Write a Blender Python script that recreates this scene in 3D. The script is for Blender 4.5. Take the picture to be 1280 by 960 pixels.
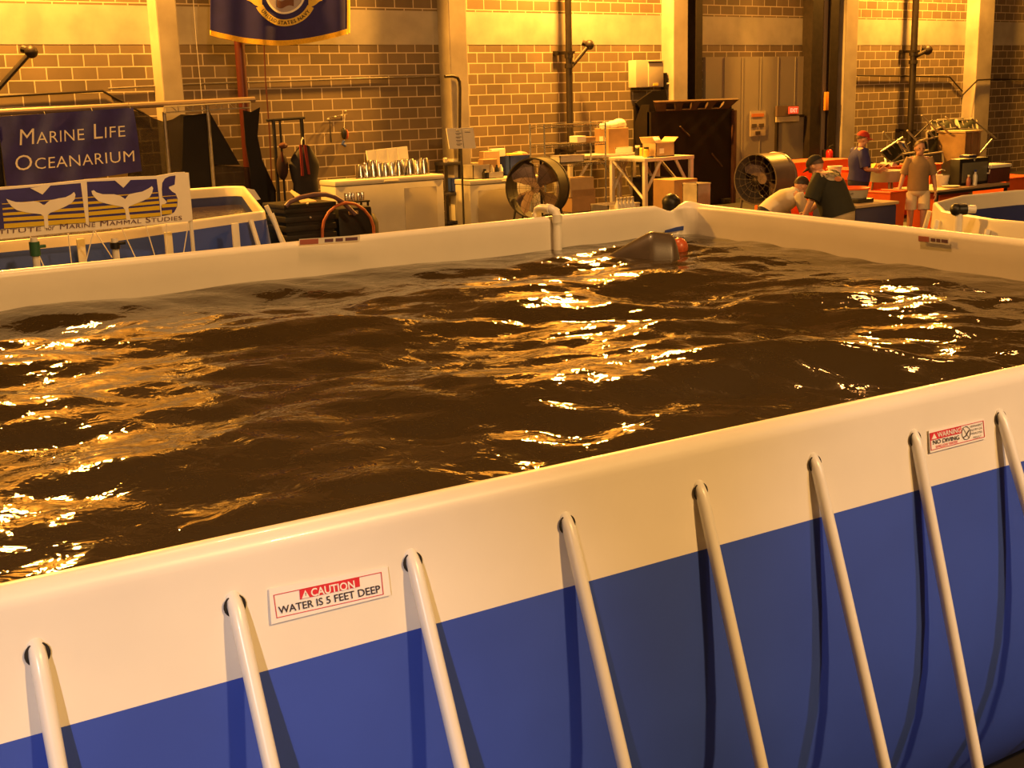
import bpy, bmesh, math, random
import numpy as np
from mathutils import Vector, Matrix

random.seed(7)
S = bpy.context.scene
COL = S.collection
for o in list(bpy.data.objects):
    bpy.data.objects.remove(o)

# ------------------------------------------------------------------ camera
FPX, PITCH, ROLL, YAW, CAMH = 1547.0, math.radians(13.1), math.radians(-1.59), math.radians(35.4), 2.5
_f = Vector((math.sin(YAW) * math.cos(PITCH), math.cos(YAW) * math.cos(PITCH), -math.sin(PITCH)))
_r = Vector((math.cos(YAW), -math.sin(YAW), 0))
_d = -(_r.cross(_f))
CR = _r * math.cos(ROLL) - _d * math.sin(ROLL)
CD = _r * math.sin(ROLL) + _d * math.cos(ROLL)
CPOS = Vector((0, 0, CAMH))
cam = bpy.data.cameras.new('camera')
cam.sensor_width = 36.0
cam.lens = 36.0 * FPX / 1280.0
cam.clip_start, cam.clip_end = 0.05, 200
camo = bpy.data.objects.new('camera', cam)
COL.objects.link(camo)
M = Matrix.Identity(4)
for i in range(3):
    M[i][0], M[i][1], M[i][2], M[i][3] = CR[i], -CD[i], -_f[i], CPOS[i]
camo.matrix_world = M
S.camera = camo

# ------------------------------------------------------------------ light and exposure
S.view_settings.view_transform = 'Standard'
S.view_settings.look = 'None'
S.view_settings.exposure = 0.0
S.view_settings.gamma = 1.0
S.view_settings.use_curve_mapping = False
S.cycles.use_denoising = True
S.cycles.max_bounces = 6
S.cycles.sample_clamp_indirect = 6.0
W = bpy.data.worlds.new('world')
S.world = W
W.use_nodes = True
W.node_tree.nodes['Background'].inputs[0].default_value = (1, .55, .2, 1)
W.node_tree.nodes['Background'].inputs[1].default_value = 0.02

def lamp(name, loc, energy, color, radius=.2, target=None, angle=None, blend=.5):
    l = bpy.data.lights.new(name, 'SPOT' if target else 'POINT')
    l.energy, l.color, l.shadow_soft_size = energy, color, radius
    o = bpy.data.objects.new(name, l)
    COL.objects.link(o)
    o.location = loc
    if target:
        l.spot_size, l.spot_blend = math.radians(angle), blend
        o.rotation_euler = (Vector(target) - Vector(loc)).to_track_quat('-Z', 'Y').to_euler()
    return o

SODIUM = (1.0, .41, .045)
AMBER = (1.0, .41, .10)
WARMW = (1.0, .82, .78)
lamp('wall_lamp', (16.15, 19.8, 7.3), 9000, SODIUM, .2, (16.15, 19.4, 6.3), 165, .25)
lamp('wall_lamp', (27.35, 19.8, 7.3), 7000, SODIUM, .2, (27.35, 19.4, 6.3), 165, .25)
lamp('wall_lamp', (5.0, 19.8, 7.3), 7500, SODIUM, .2, (5.0, 19.4, 6.3), 165, .25)
lamp('high_bay_lamp', (4, 6.5, 8.9), 1500, (1.0, .47, .15), .3)
lamp('high_bay_lamp', (16, 10, 8.8), 480, AMBER, .3)
lamp('high_bay_lamp', (29, 12, 8.8), 440, AMBER, .3)
lamp('high_bay_lamp', (4.5, -6, 8.8), 4700, (1.0, .55, .18), .3)
lamp('high_bay_lamp', (-5, -3, 8.5), 400, AMBER, .3)
lamp('flood_lamp', (-3.2, -2.6, 4.2), 1050, WARMW, .08, (.2, 2.3, 1.2), 25, .7)
lamp('flood_lamp', (5.6, -3.6, 5.0), 520, WARMW, .08, (3.5, 2.2, 1.1), 20, .7)

# ------------------------------------------------------------------ pixel helpers (photo pixel -> point of the place)
def ray(px, py):
    return CR * ((px - 640) / FPX) + CD * ((py - 480) / FPX) + _f

def ptz(px, py, z):
    r = ray(px, py)
    return CPOS + r * ((z - CAMH) / r.z)

def pty(px, py, Y):
    r = ray(px, py)
    return CPOS + r * (Y / r.y)

def onplane(px, py, p0, n):
    r = ray(px, py)
    return CPOS + r * ((p0 - CPOS).dot(n) / r.dot(n))

# ------------------------------------------------------------------ materials
MATS = {}
def mat(name, color, rough=.6, metal=0.0, var=.0, scale=8, bump=0.0, coat=0.0, spec=.5, alpha=1.0, color2=None, emit=None):
    if name in MATS:
        return MATS[name]
    m = bpy.data.materials.new(name)
    m.use_nodes = True
    nt = m.node_tree
    b = nt.nodes['Principled BSDF']
    b.inputs['Roughness'].default_value = rough
    b.inputs['Metallic'].default_value = metal
    b.inputs['Specular IOR Level'].default_value = spec
    b.inputs['Coat Weight'].default_value = coat
    b.inputs['Alpha'].default_value = alpha
    b.inputs['Base Color'].default_value = (*color, 1)
    if emit:
        b.inputs['Emission Color'].default_value = (*color, 1)
        b.inputs['Emission Strength'].default_value = emit
    if var or bump or color2:
        tc = nt.nodes.new('ShaderNodeTexCoord')
        nz = nt.nodes.new('ShaderNodeTexNoise')
        nz.inputs['Scale'].default_value = scale
        nz.inputs['Detail'].default_value = 5
        nt.links.new(tc.outputs['Object'], nz.inputs['Vector'])
        if var or color2:
            cr = nt.nodes.new('ShaderNodeValToRGB')
            c2 = color2 or tuple(c * (1 - var) for c in color)
            cr.color_ramp.elements[0].position, cr.color_ramp.elements[1].position = .35, .65
            cr.color_ramp.elements[0].color = (*c2, 1)
            cr.color_ramp.elements[1].color = (*color, 1)
            nt.links.new(nz.outputs['Fac'], cr.inputs['Fac'])
            nt.links.new(cr.outputs['Color'], b.inputs['Base Color'])
        if bump:
            bp = nt.nodes.new('ShaderNodeBump')
            bp.inputs['Strength'].default_value = bump
            bp.inputs['Distance'].default_value = .02
            nt.links.new(nz.outputs['Fac'], bp.inputs['Height'])
            nt.links.new(bp.outputs['Normal'], b.inputs['Normal'])
    MATS[name] = m
    return m

CREAM = mat('cream vinyl', (.80, .76, .68), .38, var=.05, scale=3, coat=.15)
BLUEV = mat('blue vinyl', (.035, .082, .50), .5, var=.12, scale=2.5, bump=.03)
WHITEPIPE = mat('white powder coated tube', (.80, .78, .74), .3, coat=.3, var=.04, scale=6)
PVC = mat('white pvc', (.82, .79, .72), .35)
BLACK = mat('black plastic', (.012, .011, .011), .45)
BLACKM = mat('black painted metal', (.02, .016, .014), .5, var=.3, scale=12)
CONC = mat('bare concrete', (.46, .42, .36), .85, color2=(.34, .31, .27), scale=1.8, bump=.15)
COLC = mat('column concrete', (.42, .37, .31), .85, color2=(.30, .26, .22), scale=1.5, bump=.12)
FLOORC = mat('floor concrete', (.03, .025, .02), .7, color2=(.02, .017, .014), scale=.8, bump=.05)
CEILC = mat('ceiling deck', (.05, .045, .04), .8, var=.3, scale=.5)
DARKPIPE = mat('dark iron pipe', (.035, .025, .02), .5, .3, var=.3, scale=10)
GALV = mat('galvanised conduit', (.35, .32, .3), .4, .6, var=.2, scale=20)
CHROME = mat('chrome wire', (.75, .75, .8), .2, 1.0)
STEEL = mat('stainless steel', (.72, .7, .68), .22, 1.0, var=.1, scale=15)
REDP = mat('red paint', (.06, .007, .006), .45, var=.15)
NAVY = mat('navy banner cloth', (.035, .028, .25), .42, var=.25, scale=5, bump=.2)
FLAGB = mat('flag blue cloth', (.03, .025, .19), .75, var=.15, scale=6)
FRINGE = mat('gold fringe', (.92, .55, .03), .7, var=.2, scale=40)
GOLD = mat('gold cloth', (.80, .58, .10), .6)
CREAML = mat('cream lettering', (.95, .90, .80), .5)
INK = mat('dark ink', (.03, .02, .03), .6)
PURPLE = mat('plum ink', (.12, .05, .08), .6)
REDL = mat('red sticker', (.62, .03, .05), .45)
STICK = mat('white sticker', (.85, .82, .78), .35)
YELLOW = mat('yellow print', (.70, .50, .02), .5)
WHITEB = mat('white banner cloth', (.90, .85, .75), .55, var=.06, scale=4)
NET = mat('dark shade net', (.035, .024, .016), .9, alpha=.72)
NETD = mat('doubled shade net', (.010, .008, .009), .9, var=.2, alpha=.97)
APPL = mat('white appliance enamel', (.72, .68, .58), .35, var=.08, scale=3)
APPLP = mat('appliance panel', (.60, .54, .42), .45, var=.06, scale=3)
CARD = mat('cardboard', (.42, .26, .13), .8, var=.12, scale=5)
CARDL = mat('pale cardboard', (.52, .38, .22), .8, var=.12, scale=5)
WOOD = mat('raw plywood', (.30, .19, .09), .75, color2=(.20, .12, .055), scale=3)
TABW = mat('white painted steel', (.68, .64, .58), .4, var=.08)
PAPER = mat('white paper', (.85, .82, .75), .7)
BLUEP = mat('blue plastic', (.03, .06, .30), .4)
YELP = mat('yellow label plastic', (.75, .5, .06), .5)
ORANGE = mat('orange plastic', (.85, .13, .02), .45, var=.1, scale=4)
GREYP = mat('grey plastic', (.42, .40, .36), .5, var=.08)
DBLUE = mat('dark blue plastic', (.03, .03, .11), .45)
DRUM = mat('dark steel drum', (.018, .014, .012), .6, .0, var=.25, scale=6)
DRUMB = mat('grey brown steel drum', (.20, .16, .13), .4, .3, var=.15, scale=4)
BLADE = mat('fan blade', (.26, .18, .16), .45, .2, var=.15)
HOPPER = mat('dark hopper steel', (.011, .006, .005), .55, .2, var=.35, scale=4)
HOPLIP = mat('worn hopper lip', (.09, .05, .03), .6, .1, var=.3, scale=5)
DOORG = mat('grey door panel', (.30, .26, .21), .6, var=.06, scale=2)
DOORD = mat('door leaf', (.26, .23, .19), .6, var=.06, scale=2)
DARK = mat('shadow gap black', (.015, .012, .01), .8)
SKIN = mat('skin', (.60, .34, .24), .55, var=.06, scale=20)
HAIRD = mat('dark hair', (.03, .018, .012), .6, var=.3, scale=60)
HAIRB = mat('brown hair', (.12, .07, .04), .6, var=.3, scale=60)
TSHG = mat('dark green cotton', (.025, .026, .018), .85, var=.15, scale=9)
TSHW = mat('cream cotton', (.80, .72, .58), .85, var=.06, scale=8)
TSHB = mat('blue cotton', (.03, .03, .18), .85, var=.15, scale=8)
TSHT = mat('olive tan cotton', (.30, .21, .12), .85, var=.12, scale=8)
KHAKI = mat('khaki cotton', (.55, .44, .28), .85, var=.1, scale=8)
SHORTW = mat('pale cotton', (.72, .64, .48), .85, var=.08, scale=8)
NAVYS = mat('navy cotton', (.02, .018, .05), .85, var=.15)
CAPR = mat('red cap cotton', (.42, .03, .02), .8)
CAPK = mat('black cap cotton', (.012, .011, .014), .8)
SHOE = mat('shoe', (.05, .04, .04), .6)
PRINTG = mat('grey shirt print', (.46, .40, .32), .8, color2=(.14, .12, .09), scale=16)
PRINTO = mat('orange shirt print', (.55, .20, .08), .8)
SEAL = mat('wet grey hide', (.09, .062, .042), .38, var=.25, scale=6, coat=.1)
MAROON = mat('maroon plastic', (.10, .03, .03), .45, var=.15)
SCREEN = mat('dark grey screen', (.15, .15, .12), .25)
DGREEN = mat('dark green mesh', (.02, .024, .014), .8, var=.3, scale=20)
ALU = mat('bare aluminium tube', (.55, .51, .45), .35, .6)
GREENV = mat('green valve', (.03, .12, .06), .5)
HOSEO = mat('orange hose', (.45, .12, .04), .5)
HOSEP = mat('mauve hose', (.14, .08, .10), .45)
DIRTY = mat('dirty white plastic', (.55, .50, .44), .55, var=.25, scale=4)
POOLIN = mat('pool inner grey vinyl', (.50, .46, .43), .4, var=.1, scale=3)
POOLBL = mat('pool inner blue vinyl', (.03, .045, .22), .4, var=.1, scale=3)
TERRA = mat('terracotta rubber', (.50, .10, .03), .35)

def brick_mat():
    m = bpy.data.materials.new('concrete block masonry')
    m.use_nodes = True
    nt = m.node_tree
    b = nt.nodes['Principled BSDF']
    b.inputs['Roughness'].default_value = .85
    tc = nt.nodes.new('ShaderNodeTexCoord')
    sep = nt.nodes.new('ShaderNodeSeparateXYZ')
    comb = nt.nodes.new('ShaderNodeCombineXYZ')
    add = nt.nodes.new('ShaderNodeMath'); add.operation = 'ADD'
    add.inputs[1].default_value = (.2032 * 40 - (3.52 - .16)) + .01
    nt.links.new(tc.outputs['Object'], sep.inputs[0])
    nt.links.new(sep.outputs['X'], comb.inputs['X'])
    nt.links.new(sep.outputs['Z'], add.inputs[0])
    nt.links.new(add.outputs[0], comb.inputs['Y'])
    br = nt.nodes.new('ShaderNodeTexBrick')
    br.offset = .5
    br.inputs['Scale'].default_value = 1.0
    br.inputs['Brick Width'].default_value = .4064
    br.inputs['Row Height'].default_value = .2032
    br.inputs['Mortar Size'].default_value = .011
    br.inputs['Mortar Smooth'].default_value = .25
    br.inputs['Bias'].default_value = -.1
    br.inputs['Color1'].default_value = (.22, .165, .105, 1)
    br.inputs['Color2'].default_value = (.145, .108, .07, 1)
    br.inputs['Mortar'].default_value = (.60, .51, .38, 1)
    nt.links.new(comb.outputs[0], br.inputs['Vector'])
    nz = nt.nodes.new('ShaderNodeTexNoise')
    nz.inputs['Scale'].default_value = 1.3
    nz.inputs['Detail'].default_value = 6
    nt.links.new(tc.outputs['Object'], nz.inputs['Vector'])
    mx = nt.nodes.new('ShaderNodeMix'); mx.data_type = 'RGBA'; mx.blend_type = 'MULTIPLY'
    mx.inputs['Factor'].default_value = .55
    cr = nt.nodes.new('ShaderNodeValToRGB')
    cr.color_ramp.elements[0].position, cr.color_ramp.elements[1].position = .3, .7
    cr.color_ramp.elements[0].color = (.62, .6, .58, 1)
    cr.color_ramp.elements[1].color = (1.1, 1.08, 1.05, 1)
    nt.links.new(nz.outputs['Fac'], cr.inputs['Fac'])
    nt.links.new(br.outputs['Color'], mx.inputs['A'])
    nt.links.new(cr.outputs['Color'], mx.inputs['B'])
    nt.links.new(mx.outputs['Result'], b.inputs['Base Color'])
    bp = nt.nodes.new('ShaderNodeBump')
    bp.inputs['Strength'].default_value = .25
    bp.inputs['Distance'].default_value = .02
    nt.links.new(br.outputs['Fac'], bp.inputs['Height'])
    bp.invert = True
    nt.links.new(bp.outputs['Normal'], b.inputs['Normal'])
    return m
BRICK = brick_mat()

def water_mat():
    m = bpy.data.materials.new('murky pool water')
    m.use_nodes = True
    nt = m.node_tree
    b = nt.nodes['Principled BSDF']
    b.inputs['Base Color'].default_value = (.044, .030, .013, 1)
    b.inputs['Roughness'].default_value = .04
    b.inputs['IOR'].default_value = 1.333
    tc = nt.nodes.new('ShaderNodeTexCoord')
    n1 = nt.nodes.new('ShaderNodeTexNoise')
    n1.inputs['Scale'].default_value = 9
    n1.inputs['Detail'].default_value = 3
    n1.inputs['Distortion'].default_value = .6
    nt.links.new(tc.outputs['Object'], n1.inputs['Vector'])
    bp = nt.nodes.new('ShaderNodeBump')
    bp.inputs['Strength'].default_value = .5
    bp.inputs['Distance'].default_value = .015
    nt.links.new(n1.outputs['Fac'], bp.inputs['Height'])
    nt.links.new(bp.outputs['Normal'], b.inputs['Normal'])
    return m
WATER = water_mat()

# ------------------------------------------------------------------ mesh helpers
def tag(o, label=None, cat=None, group=None, kind=None):
    if label: o['label'] = label
    if cat: o['category'] = cat
    if group: o['group'] = group
    if kind: o['kind'] = kind
    return o

def thing(name, loc, label, cat, rz=0.0, group=None):
    o = bpy.data.objects.new(name, None)
    COL.objects.link(o)
    o.empty_display_size = .1
    o.location = loc
    o.rotation_euler = (0, 0, rz)
    return tag(o, label, cat, group)

def root_of(o):
    while o.parent:
        o = o.parent
    return o

class MB:
    """collects shapes for ONE mesh"""
    def __init__(s):
        s.bm = bmesh.new()
        s.mi = 0

    def _set(s, faces):
        for f in faces:
            f.material_index = s.mi

    def quadmesh(s, pts, faces):
        vs = [s.bm.verts.new(p) for p in pts]
        out = []
        for f in faces:
            try:
                out.append(s.bm.faces.new([vs[i] for i in f]))
            except ValueError:
                pass
        s._set(out)
        return s

    def box(s, c, size, rot=None, bevel=0.0):
        c = Vector(c)
        hx, hy, hz = [v / 2 for v in size]
        tmp = bmesh.new()
        bmesh.ops.create_cube(tmp, size=1)
        for v in tmp.verts:
            v.co = Vector((v.co.x * size[0], v.co.y * size[1], v.co.z * size[2]))
        if bevel:
            bmesh.ops.bevel(tmp, geom=list(tmp.edges), offset=bevel, segments=2, affect='EDGES', profile=.6)
        R = rot.to_matrix() if hasattr(rot, 'to_matrix') else (rot or Matrix.Identity(3))
        idx = {v: i for i, v in enumerate(tmp.verts)}
        s.quadmesh([R @ v.co + c for v in tmp.verts], [[idx[v] for v in f.verts] for f in tmp.faces])
        tmp.free()
        return s

    def tube(s, path, r, n=8, closed=False, cap=True):
        path = [Vector(p) for p in path]
        m = len(path)
        rs = r if isinstance(r, (list, tuple)) else [r] * m
        rings = []
        prev = None
        for i, p in enumerate(path):
            if closed:
                t = (path[(i + 1) % m] - path[i - 1])
            else:
                t = path[min(i + 1, m - 1)] - path[max(i - 1, 0)]
            t = t.normalized() if t.length > 1e-9 else Vector((0, 0, 1))
            if prev is None:
                a = Vector((0, 0, 1)) if abs(t.z) < .9 else Vector((1, 0, 0))
                u = t.cross(a).normalized()
            else:
                u = (prev - t * prev.dot(t)).normalized()
            prev = u
            w = t.cross(u)
            rings.append([s.bm.verts.new(p + (u * math.cos(2 * math.pi * k / n) + w * math.sin(2 * math.pi * k / n)) * rs[i]) for k in range(n)])
        fs = []
        for i in range(m if closed else m - 1):
            A, B = rings[i], rings[(i + 1) % m]
            for k in range(n):
                fs.append(s.bm.faces.new((A[k], A[(k + 1) % n], B[(k + 1) % n], B[k])))
        if cap and not closed:
            fs.append(s.bm.faces.new(rings[0][::-1]))
            fs.append(s.bm.faces.new(rings[-1]))
        s._set(fs)
        return s

    def lathe(s, prof, n=24, c=(0, 0, 0), axis=None):
        c = Vector(c)
        R = Matrix.Identity(3)
        if axis is not None:
            R = Vector((0, 0, 1)).rotation_difference(Vector(axis)).to_matrix()
        rings = []
        for (r, z) in prof:
            if r < 1e-6:
                rings.append([s.bm.verts.new(R @ Vector((0, 0, z)) + c)])
            else:
                rings.append([s.bm.verts.new(R @ Vector((r * math.cos(2 * math.pi * k / n), r * math.sin(2 * math.pi * k / n), z)) + c) for k in range(n)])
        fs = []
        for A, B in zip(rings, rings[1:]):
            for k in range(n):
                k2 = (k + 1) % n
                a = [A[0]] if len(A) == 1 else [A[k], A[k2]]
                b = [B[0]] if len(B) == 1 else [B[k2], B[k]]
                if len(a) + len(b) >= 3:
                    fs.append(s.bm.faces.new(a + b))
        s._set(fs)
        return s

    def ball(s, c, r, n=16, rot=None):
        rx, ry, rz = (r, r, r) if not isinstance(r, (tuple, list)) else r
        tmp = bmesh.new()
        bmesh.ops.create_uvsphere(tmp, u_segments=n, v_segments=max(6, n // 2 + 2), radius=1)
        R = rot.to_matrix() if hasattr(rot, 'to_matrix') else (rot or Matrix.Identity(3))
        idx = {v: i for i, v in enumerate(tmp.verts)}
        s.quadmesh([R @ Vector((v.co.x * rx, v.co.y * ry, v.co.z * rz)) + Vector(c) for v in tmp.verts],
                   [[idx[v] for v in f.verts] for f in tmp.faces])
        tmp.free()
        return s

    def prism(s, poly, thick):
        """closed polygon of 3D points, extruded by the vector thick"""
        poly = [Vector(p) for p in poly]
        t = Vector(thick)
        a = [s.bm.verts.new(p) for p in poly]
        b = [s.bm.verts.new(p + t) for p in poly]
        fs = [s.bm.faces.new(a), s.bm.faces.new(b[::-1])]
        n = len(a)
        for i in range(n):
            fs.append(s.bm.faces.new((a[i], b[i], b[(i + 1) % n], a[(i + 1) % n])))
        s._set(fs)
        return s

    def grid(s, f, nu, nv, thick=None):
        vs = [[s.bm.verts.new(f(i / nu, j / nv)) for j in range(nv + 1)] for i in range(nu + 1)]
        fs = []
        for i in range(nu):
            for j in range(nv):
                fs.append(s.bm.faces.new((vs[i][j], vs[i + 1][j], vs[i + 1][j + 1], vs[i][j + 1])))
        s._set(fs)
        if thick is not None:
            t = Vector(thick)
            bs = [[s.bm.verts.new(v.co + t) for v in row] for row in vs]
            fs = []
            for i in range(nu):
                for j in range(nv):
                    fs.append(s.bm.faces.new((bs[i][j], bs[i][j + 1], bs[i + 1][j + 1], bs[i + 1][j])))
            edge = [(i, 0) for i in range(nu + 1)] + [(nu, j) for j in range(1, nv + 1)] + [(i, nv) for i in range(nu - 1, -1, -1)] + [(0, j) for j in range(nv - 1, 0, -1)]
            for k in range(len(edge)):
                i, j = edge[k]; i2, j2 = edge[(k + 1) % len(edge)]
                fs.append(s.bm.faces.new((vs[i][j], bs[i][j], bs[i2][j2], vs[i2][j2])))
            s._set(fs)
        return s

    def mesh(s, me, fn=None):
        vs = [s.bm.verts.new(fn(v.co) if fn else v.co) for v in me.vertices]
        fs = []
        for p in me.polygons:
            try:
                fs.append(s.bm.faces.new([vs[i] for i in p.vertices]))
            except ValueError:
                pass
        s._set(fs)
        return s

    def build(s, name, mats, parent=None, world=False, smooth=35, label=None):
        if parent is not None and world:
            rt = root_of(parent)
            L = Matrix.Translation(rt.location) @ rt.rotation_euler.to_matrix().to_4x4()
            Li = L.inverted()
            for v in s.bm.verts:
                v.co = Li @ v.co
        bmesh.ops.recalc_face_normals(s.bm, faces=list(s.bm.faces))
        me = bpy.data.meshes.new(name)
        s.bm.to_mesh(me)
        s.bm.free()
        for m in (mats if isinstance(mats, (list, tuple)) else [mats]):
            me.materials.append(m)
        o = bpy.data.objects.new(name, me)
        COL.objects.link(o)
        if parent is not None:
            o.parent = parent
        if smooth:
            me.polygons.foreach_set('use_smooth', [True] * len(me.polygons))
            try:
                me.set_sharp_from_angle(angle=math.radians(smooth))
            except Exception:
                pass
        if label:
            o['label'] = label
        return o

    def solo(s, name, mats, label, cat, base=None, group=None, smooth=35):
        """a thing that is one mesh; its origin goes to base"""
        if base is None:
            xs = [v.co for v in s.bm.verts]
            lo = Vector((min(v.x for v in xs), min(v.y for v in xs), min(v.z for v in xs)))
            hi = Vector((max(v.x for v in xs), max(v.y for v in xs), max(v.z for v in xs)))
            base = Vector(((lo.x + hi.x) / 2, (lo.y + hi.y) / 2, lo.z))
        base = Vector(base)
        for v in s.bm.verts:
            v.co -= base
        o = s.build(name, mats, smooth=smooth)
        o.location = base
        return tag(o, label, cat, group)

def structure(name, mb, m, smooth=0):
    o = mb.build(name, m, smooth=smooth)
    o['kind'] = 'structure'
    return o

def text_mesh(body, small_caps=False, size=1.0, bold=0.0, space=1.0):
    c = bpy.data.curves.new('letters', 'FONT')
    c.body = body
    c.size = size
    c.resolution_u = 3
    c.offset = bold
    c.space_character = space
    if small_caps:
        c.small_caps_scale = .74
        for f in c.body_format:
            f.use_small_caps = True
    o = bpy.data.objects.new('letters', c)
    COL.objects.link(o)
    dg = bpy.context.evaluated_depsgraph_get()
    dg.update()
    me = bpy.data.meshes.new_from_object(o.evaluated_get(dg))
    bpy.data.objects.remove(o)
    xs = [v.co.x for v in me.vertices]
    ys = [v.co.y for v in me.vertices]
    return me, min(xs), max(xs), min(ys), max(ys)

def text_on(mb, body, fn, small_caps=False, cap=None, bold=0.0, space=1.0):
    """fn(u,v): u 0..1 across the writing, v 0 at the baseline 1 at the capital height"""
    me, x0, x1, y0, y1 = text_mesh(body, small_caps, bold=bold, space=space)
    ch = cap or .69
    mb.mesh(me, lambda p: fn((p.x - x0) / (x1 - x0), p.y / ch))
    bpy.data.meshes.remove(me)

def lerp(a, b, t):
    return a + (b - a) * t

def quadpix(p00, p10, p11, p01):
    """bilinear pixel map: baseline-left, baseline-right, top-right, top-left"""
    def f(u, v):
        x = (1 - v) * lerp(p00[0], p10[0], u) + v * lerp(p01[0], p11[0], u)
        y = (1 - v) * lerp(p00[1], p10[1], u) + v * lerp(p01[1], p11[1], u)
        return x, y
    return f

def skin_mesh(pts, edges, sub=2):
    me = bpy.data.meshes.new('tmp')
    me.from_pydata([p for p, r in pts], edges, [])
    o = bpy.data.objects.new('tmp', me)
    COL.objects.link(o)
    o.modifiers.new('s', 'SKIN')
    for i, (p, r) in enumerate(pts):
        d = me.skin_vertices[0].data[i]
        d.radius = r if isinstance(r, (tuple, list)) else (r, r)
        d.use_root = (i == 0)
    ss = o.modifiers.new('ss', 'SUBSURF')
    ss.levels = sub
    dg = bpy.context.evaluated_depsgraph_get()
    dg.update()
    out = bpy.data.meshes.new_from_object(o.evaluated_get(dg))
    bpy.data.objects.remove(o)
    return out
ORD = ['first', 'second', 'third', 'fourth', 'fifth', 'sixth', 'seventh', 'eighth', 'ninth', 'tenth', 'eleventh', 'twelfth']

# ================================================================== SETTING
WY = 20.9                      # the long block wall
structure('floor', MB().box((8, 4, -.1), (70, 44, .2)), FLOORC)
structure('ceiling', MB().box((8, 4, 9.6), (70, 44, .2)), CEILC)
structure('wall_back', MB().box((8, WY + .15, 4.75), (70, .3, 9.5)), BRICK)
structure('wall_front', MB().box((8, -18.15, 4.75), (70, .3, 9.5)), BRICK)
structure('wall_left', MB().box((-27.15, 1.5, 4.75), (.3, 39, 9.5)), BRICK)
structure('wall_right', MB().box((43.15, 1.5, 4.75), (.3, 39, 9.5)), BRICK)
structure('trim_1', MB().box((8, WY + .021, 3.81), (69.9, .05, .62)), CONC)      # concrete band

def colx(px, Y=20.5):
    return pty(px, 60, Y).x
for k, (a, b) in enumerate([(199, 225), (562, 584.5), (842, 860), (1056, 1072), (1222, 1241)]):
    xa, xb = colx(a), colx(b)
    structure('trim_%d' % (k + 2), MB().box(((xa + xb) / 2, 20.7, 4.75), (xb - xa, .4, 9.5), bevel=.02), COLC)

# door bay: grey panel wall, personnel door, dark rails
xa, xb = pty(880, 120, 20.85).x, pty(1012, 120, 20.85).x
zt = pty(940, 71, 20.85).z
d1 = structure('door_1', MB().box(((xa + xb) / 2, 20.85, zt / 2), (xb - xa, .1, zt)), DOORG)
for i in range(1, 6):
    x = lerp(xa, xb, i / 6)
    MB().box((x, 20.795, zt / 2), (.015, .012, zt - .02)).build('panel_joint', DOORD, d1, smooth=0)
xa2, xb2 = pty(971, 180, 20.78).x, pty(1004, 180, 20.78).x
zt2 = pty(985, 147, 20.78).z
d2 = structure('door_2', MB().box(((xa2 + xb2) / 2, 20.775, zt2 / 2), (xb2 - xa2, .05, zt2)), DOORD)
mb = MB()
mb.box((xa2 - .03, 20.77, zt2 / 2), (.06, .08, zt2 + .06)).box((xb2 + .03, 20.77, zt2 / 2), (.06, .08, zt2 + .06))
mb.box(((xa2 + xb2) / 2, 20.77, zt2 + .03), (xb2 - xa2 + .12, .08, .06))
mb.build('door_frame', DARKPIPE, d2, smooth=0)
MB().box((xa2 + .14, 20.73, 1.0), (.12, .05, .04), bevel=.01).build('door_handle', GALV, d2)
mb = MB()
for a, b in ((868, 876), (1013, 1026), (1036, 1046)):
    x0, x1 = pty(a, 60, 20.6).x, pty(b, 60, 20.6).x
    mb.box(((x0 + x1) / 2, 20.7, 4.75), (x1 - x0, .3, 9.5))
structure('trim_8', mb, DARKPIPE)
x0, x1 = pty(1027, 60, 20.7).x, pty(1035, 60, 20.7).x
structure('trim_9', MB().box(((x0 + x1) / 2, 20.75, 4.75), (x1 - x0, .2, 9.5)), DOORG)

# ================================================================== MAIN POOL
RIMZ, WATZ = 1.6, 1.36
NL, NR = Vector((-2.0, 2.56, 0)), Vector((6.36, 2.046, 0))
FR, FL = Vector((7.22, 7.582, 0)), Vector((-2.0, 7.45, 0))

def rounded(corners, rad, n=8, step=.12):
    """closed CCW loop of (point, outward normal) with rounded corners"""
    out = []
    m = len(corners)
    segs = []
    for i, c in enumerate(corners):
        p, q = corners[i - 1], corners[(i + 1) % m]
        a, b = (p - c).normalized(), (q - c).normalized()
        half = math.acos(max(-1, min(1, a.dot(b)))) / 2
        t = rad[i] / math.tan(half)
        segs.append((c + a * t, c + b * t, c + (a + b).normalized() * (rad[i] / math.sin(half)), rad[i]))
    for i in range(m):
        A, B, C, r = segs[i]
        va, vb = A - C, B - C
        a0 = math.atan2(va.y, va.x)
        da = (math.atan2(vb.y, vb.x) - a0 + math.pi) % (2 * math.pi) - math.pi
        for k in range(n + 1):
            t = a0 + da * k / n
            nn = Vector((math.cos(t), math.sin(t), 0))
            out.append((C + nn * r, nn))
        A2 = segs[(i + 1) % m][0]
        L = (A2 - B).length
        nn = Vector(((A2 - B).y, -(A2 - B).x, 0)).normalized()
        cnt = max(2, int(L / step))
        for k in range(1, cnt):
            out.append((B + (A2 - B) * (k / cnt), nn))
    return out

def strip(mb, loop, prof, zfn=None):
    """sweep a profile of (outward offset, z) round a closed loop"""
    rings = []
    for p, nn in loop:
        ring = []
        for o, z in prof:
            q = p + nn * o + Vector((0, 0, z))
            if zfn:
                q = zfn(q, o, z)
            ring.append(mb.bm.verts.new(q))
        rings.append(ring)
    fs = []
    m = len(rings)
    for i in range(m):
        A, B = rings[i], rings[(i + 1) % m]
        for k in range(len(prof) - 1):
            fs.append(mb.bm.faces.new((A[k], B[k], B[k + 1], A[k + 1])))
    mb._set(fs)
    return mb

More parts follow.
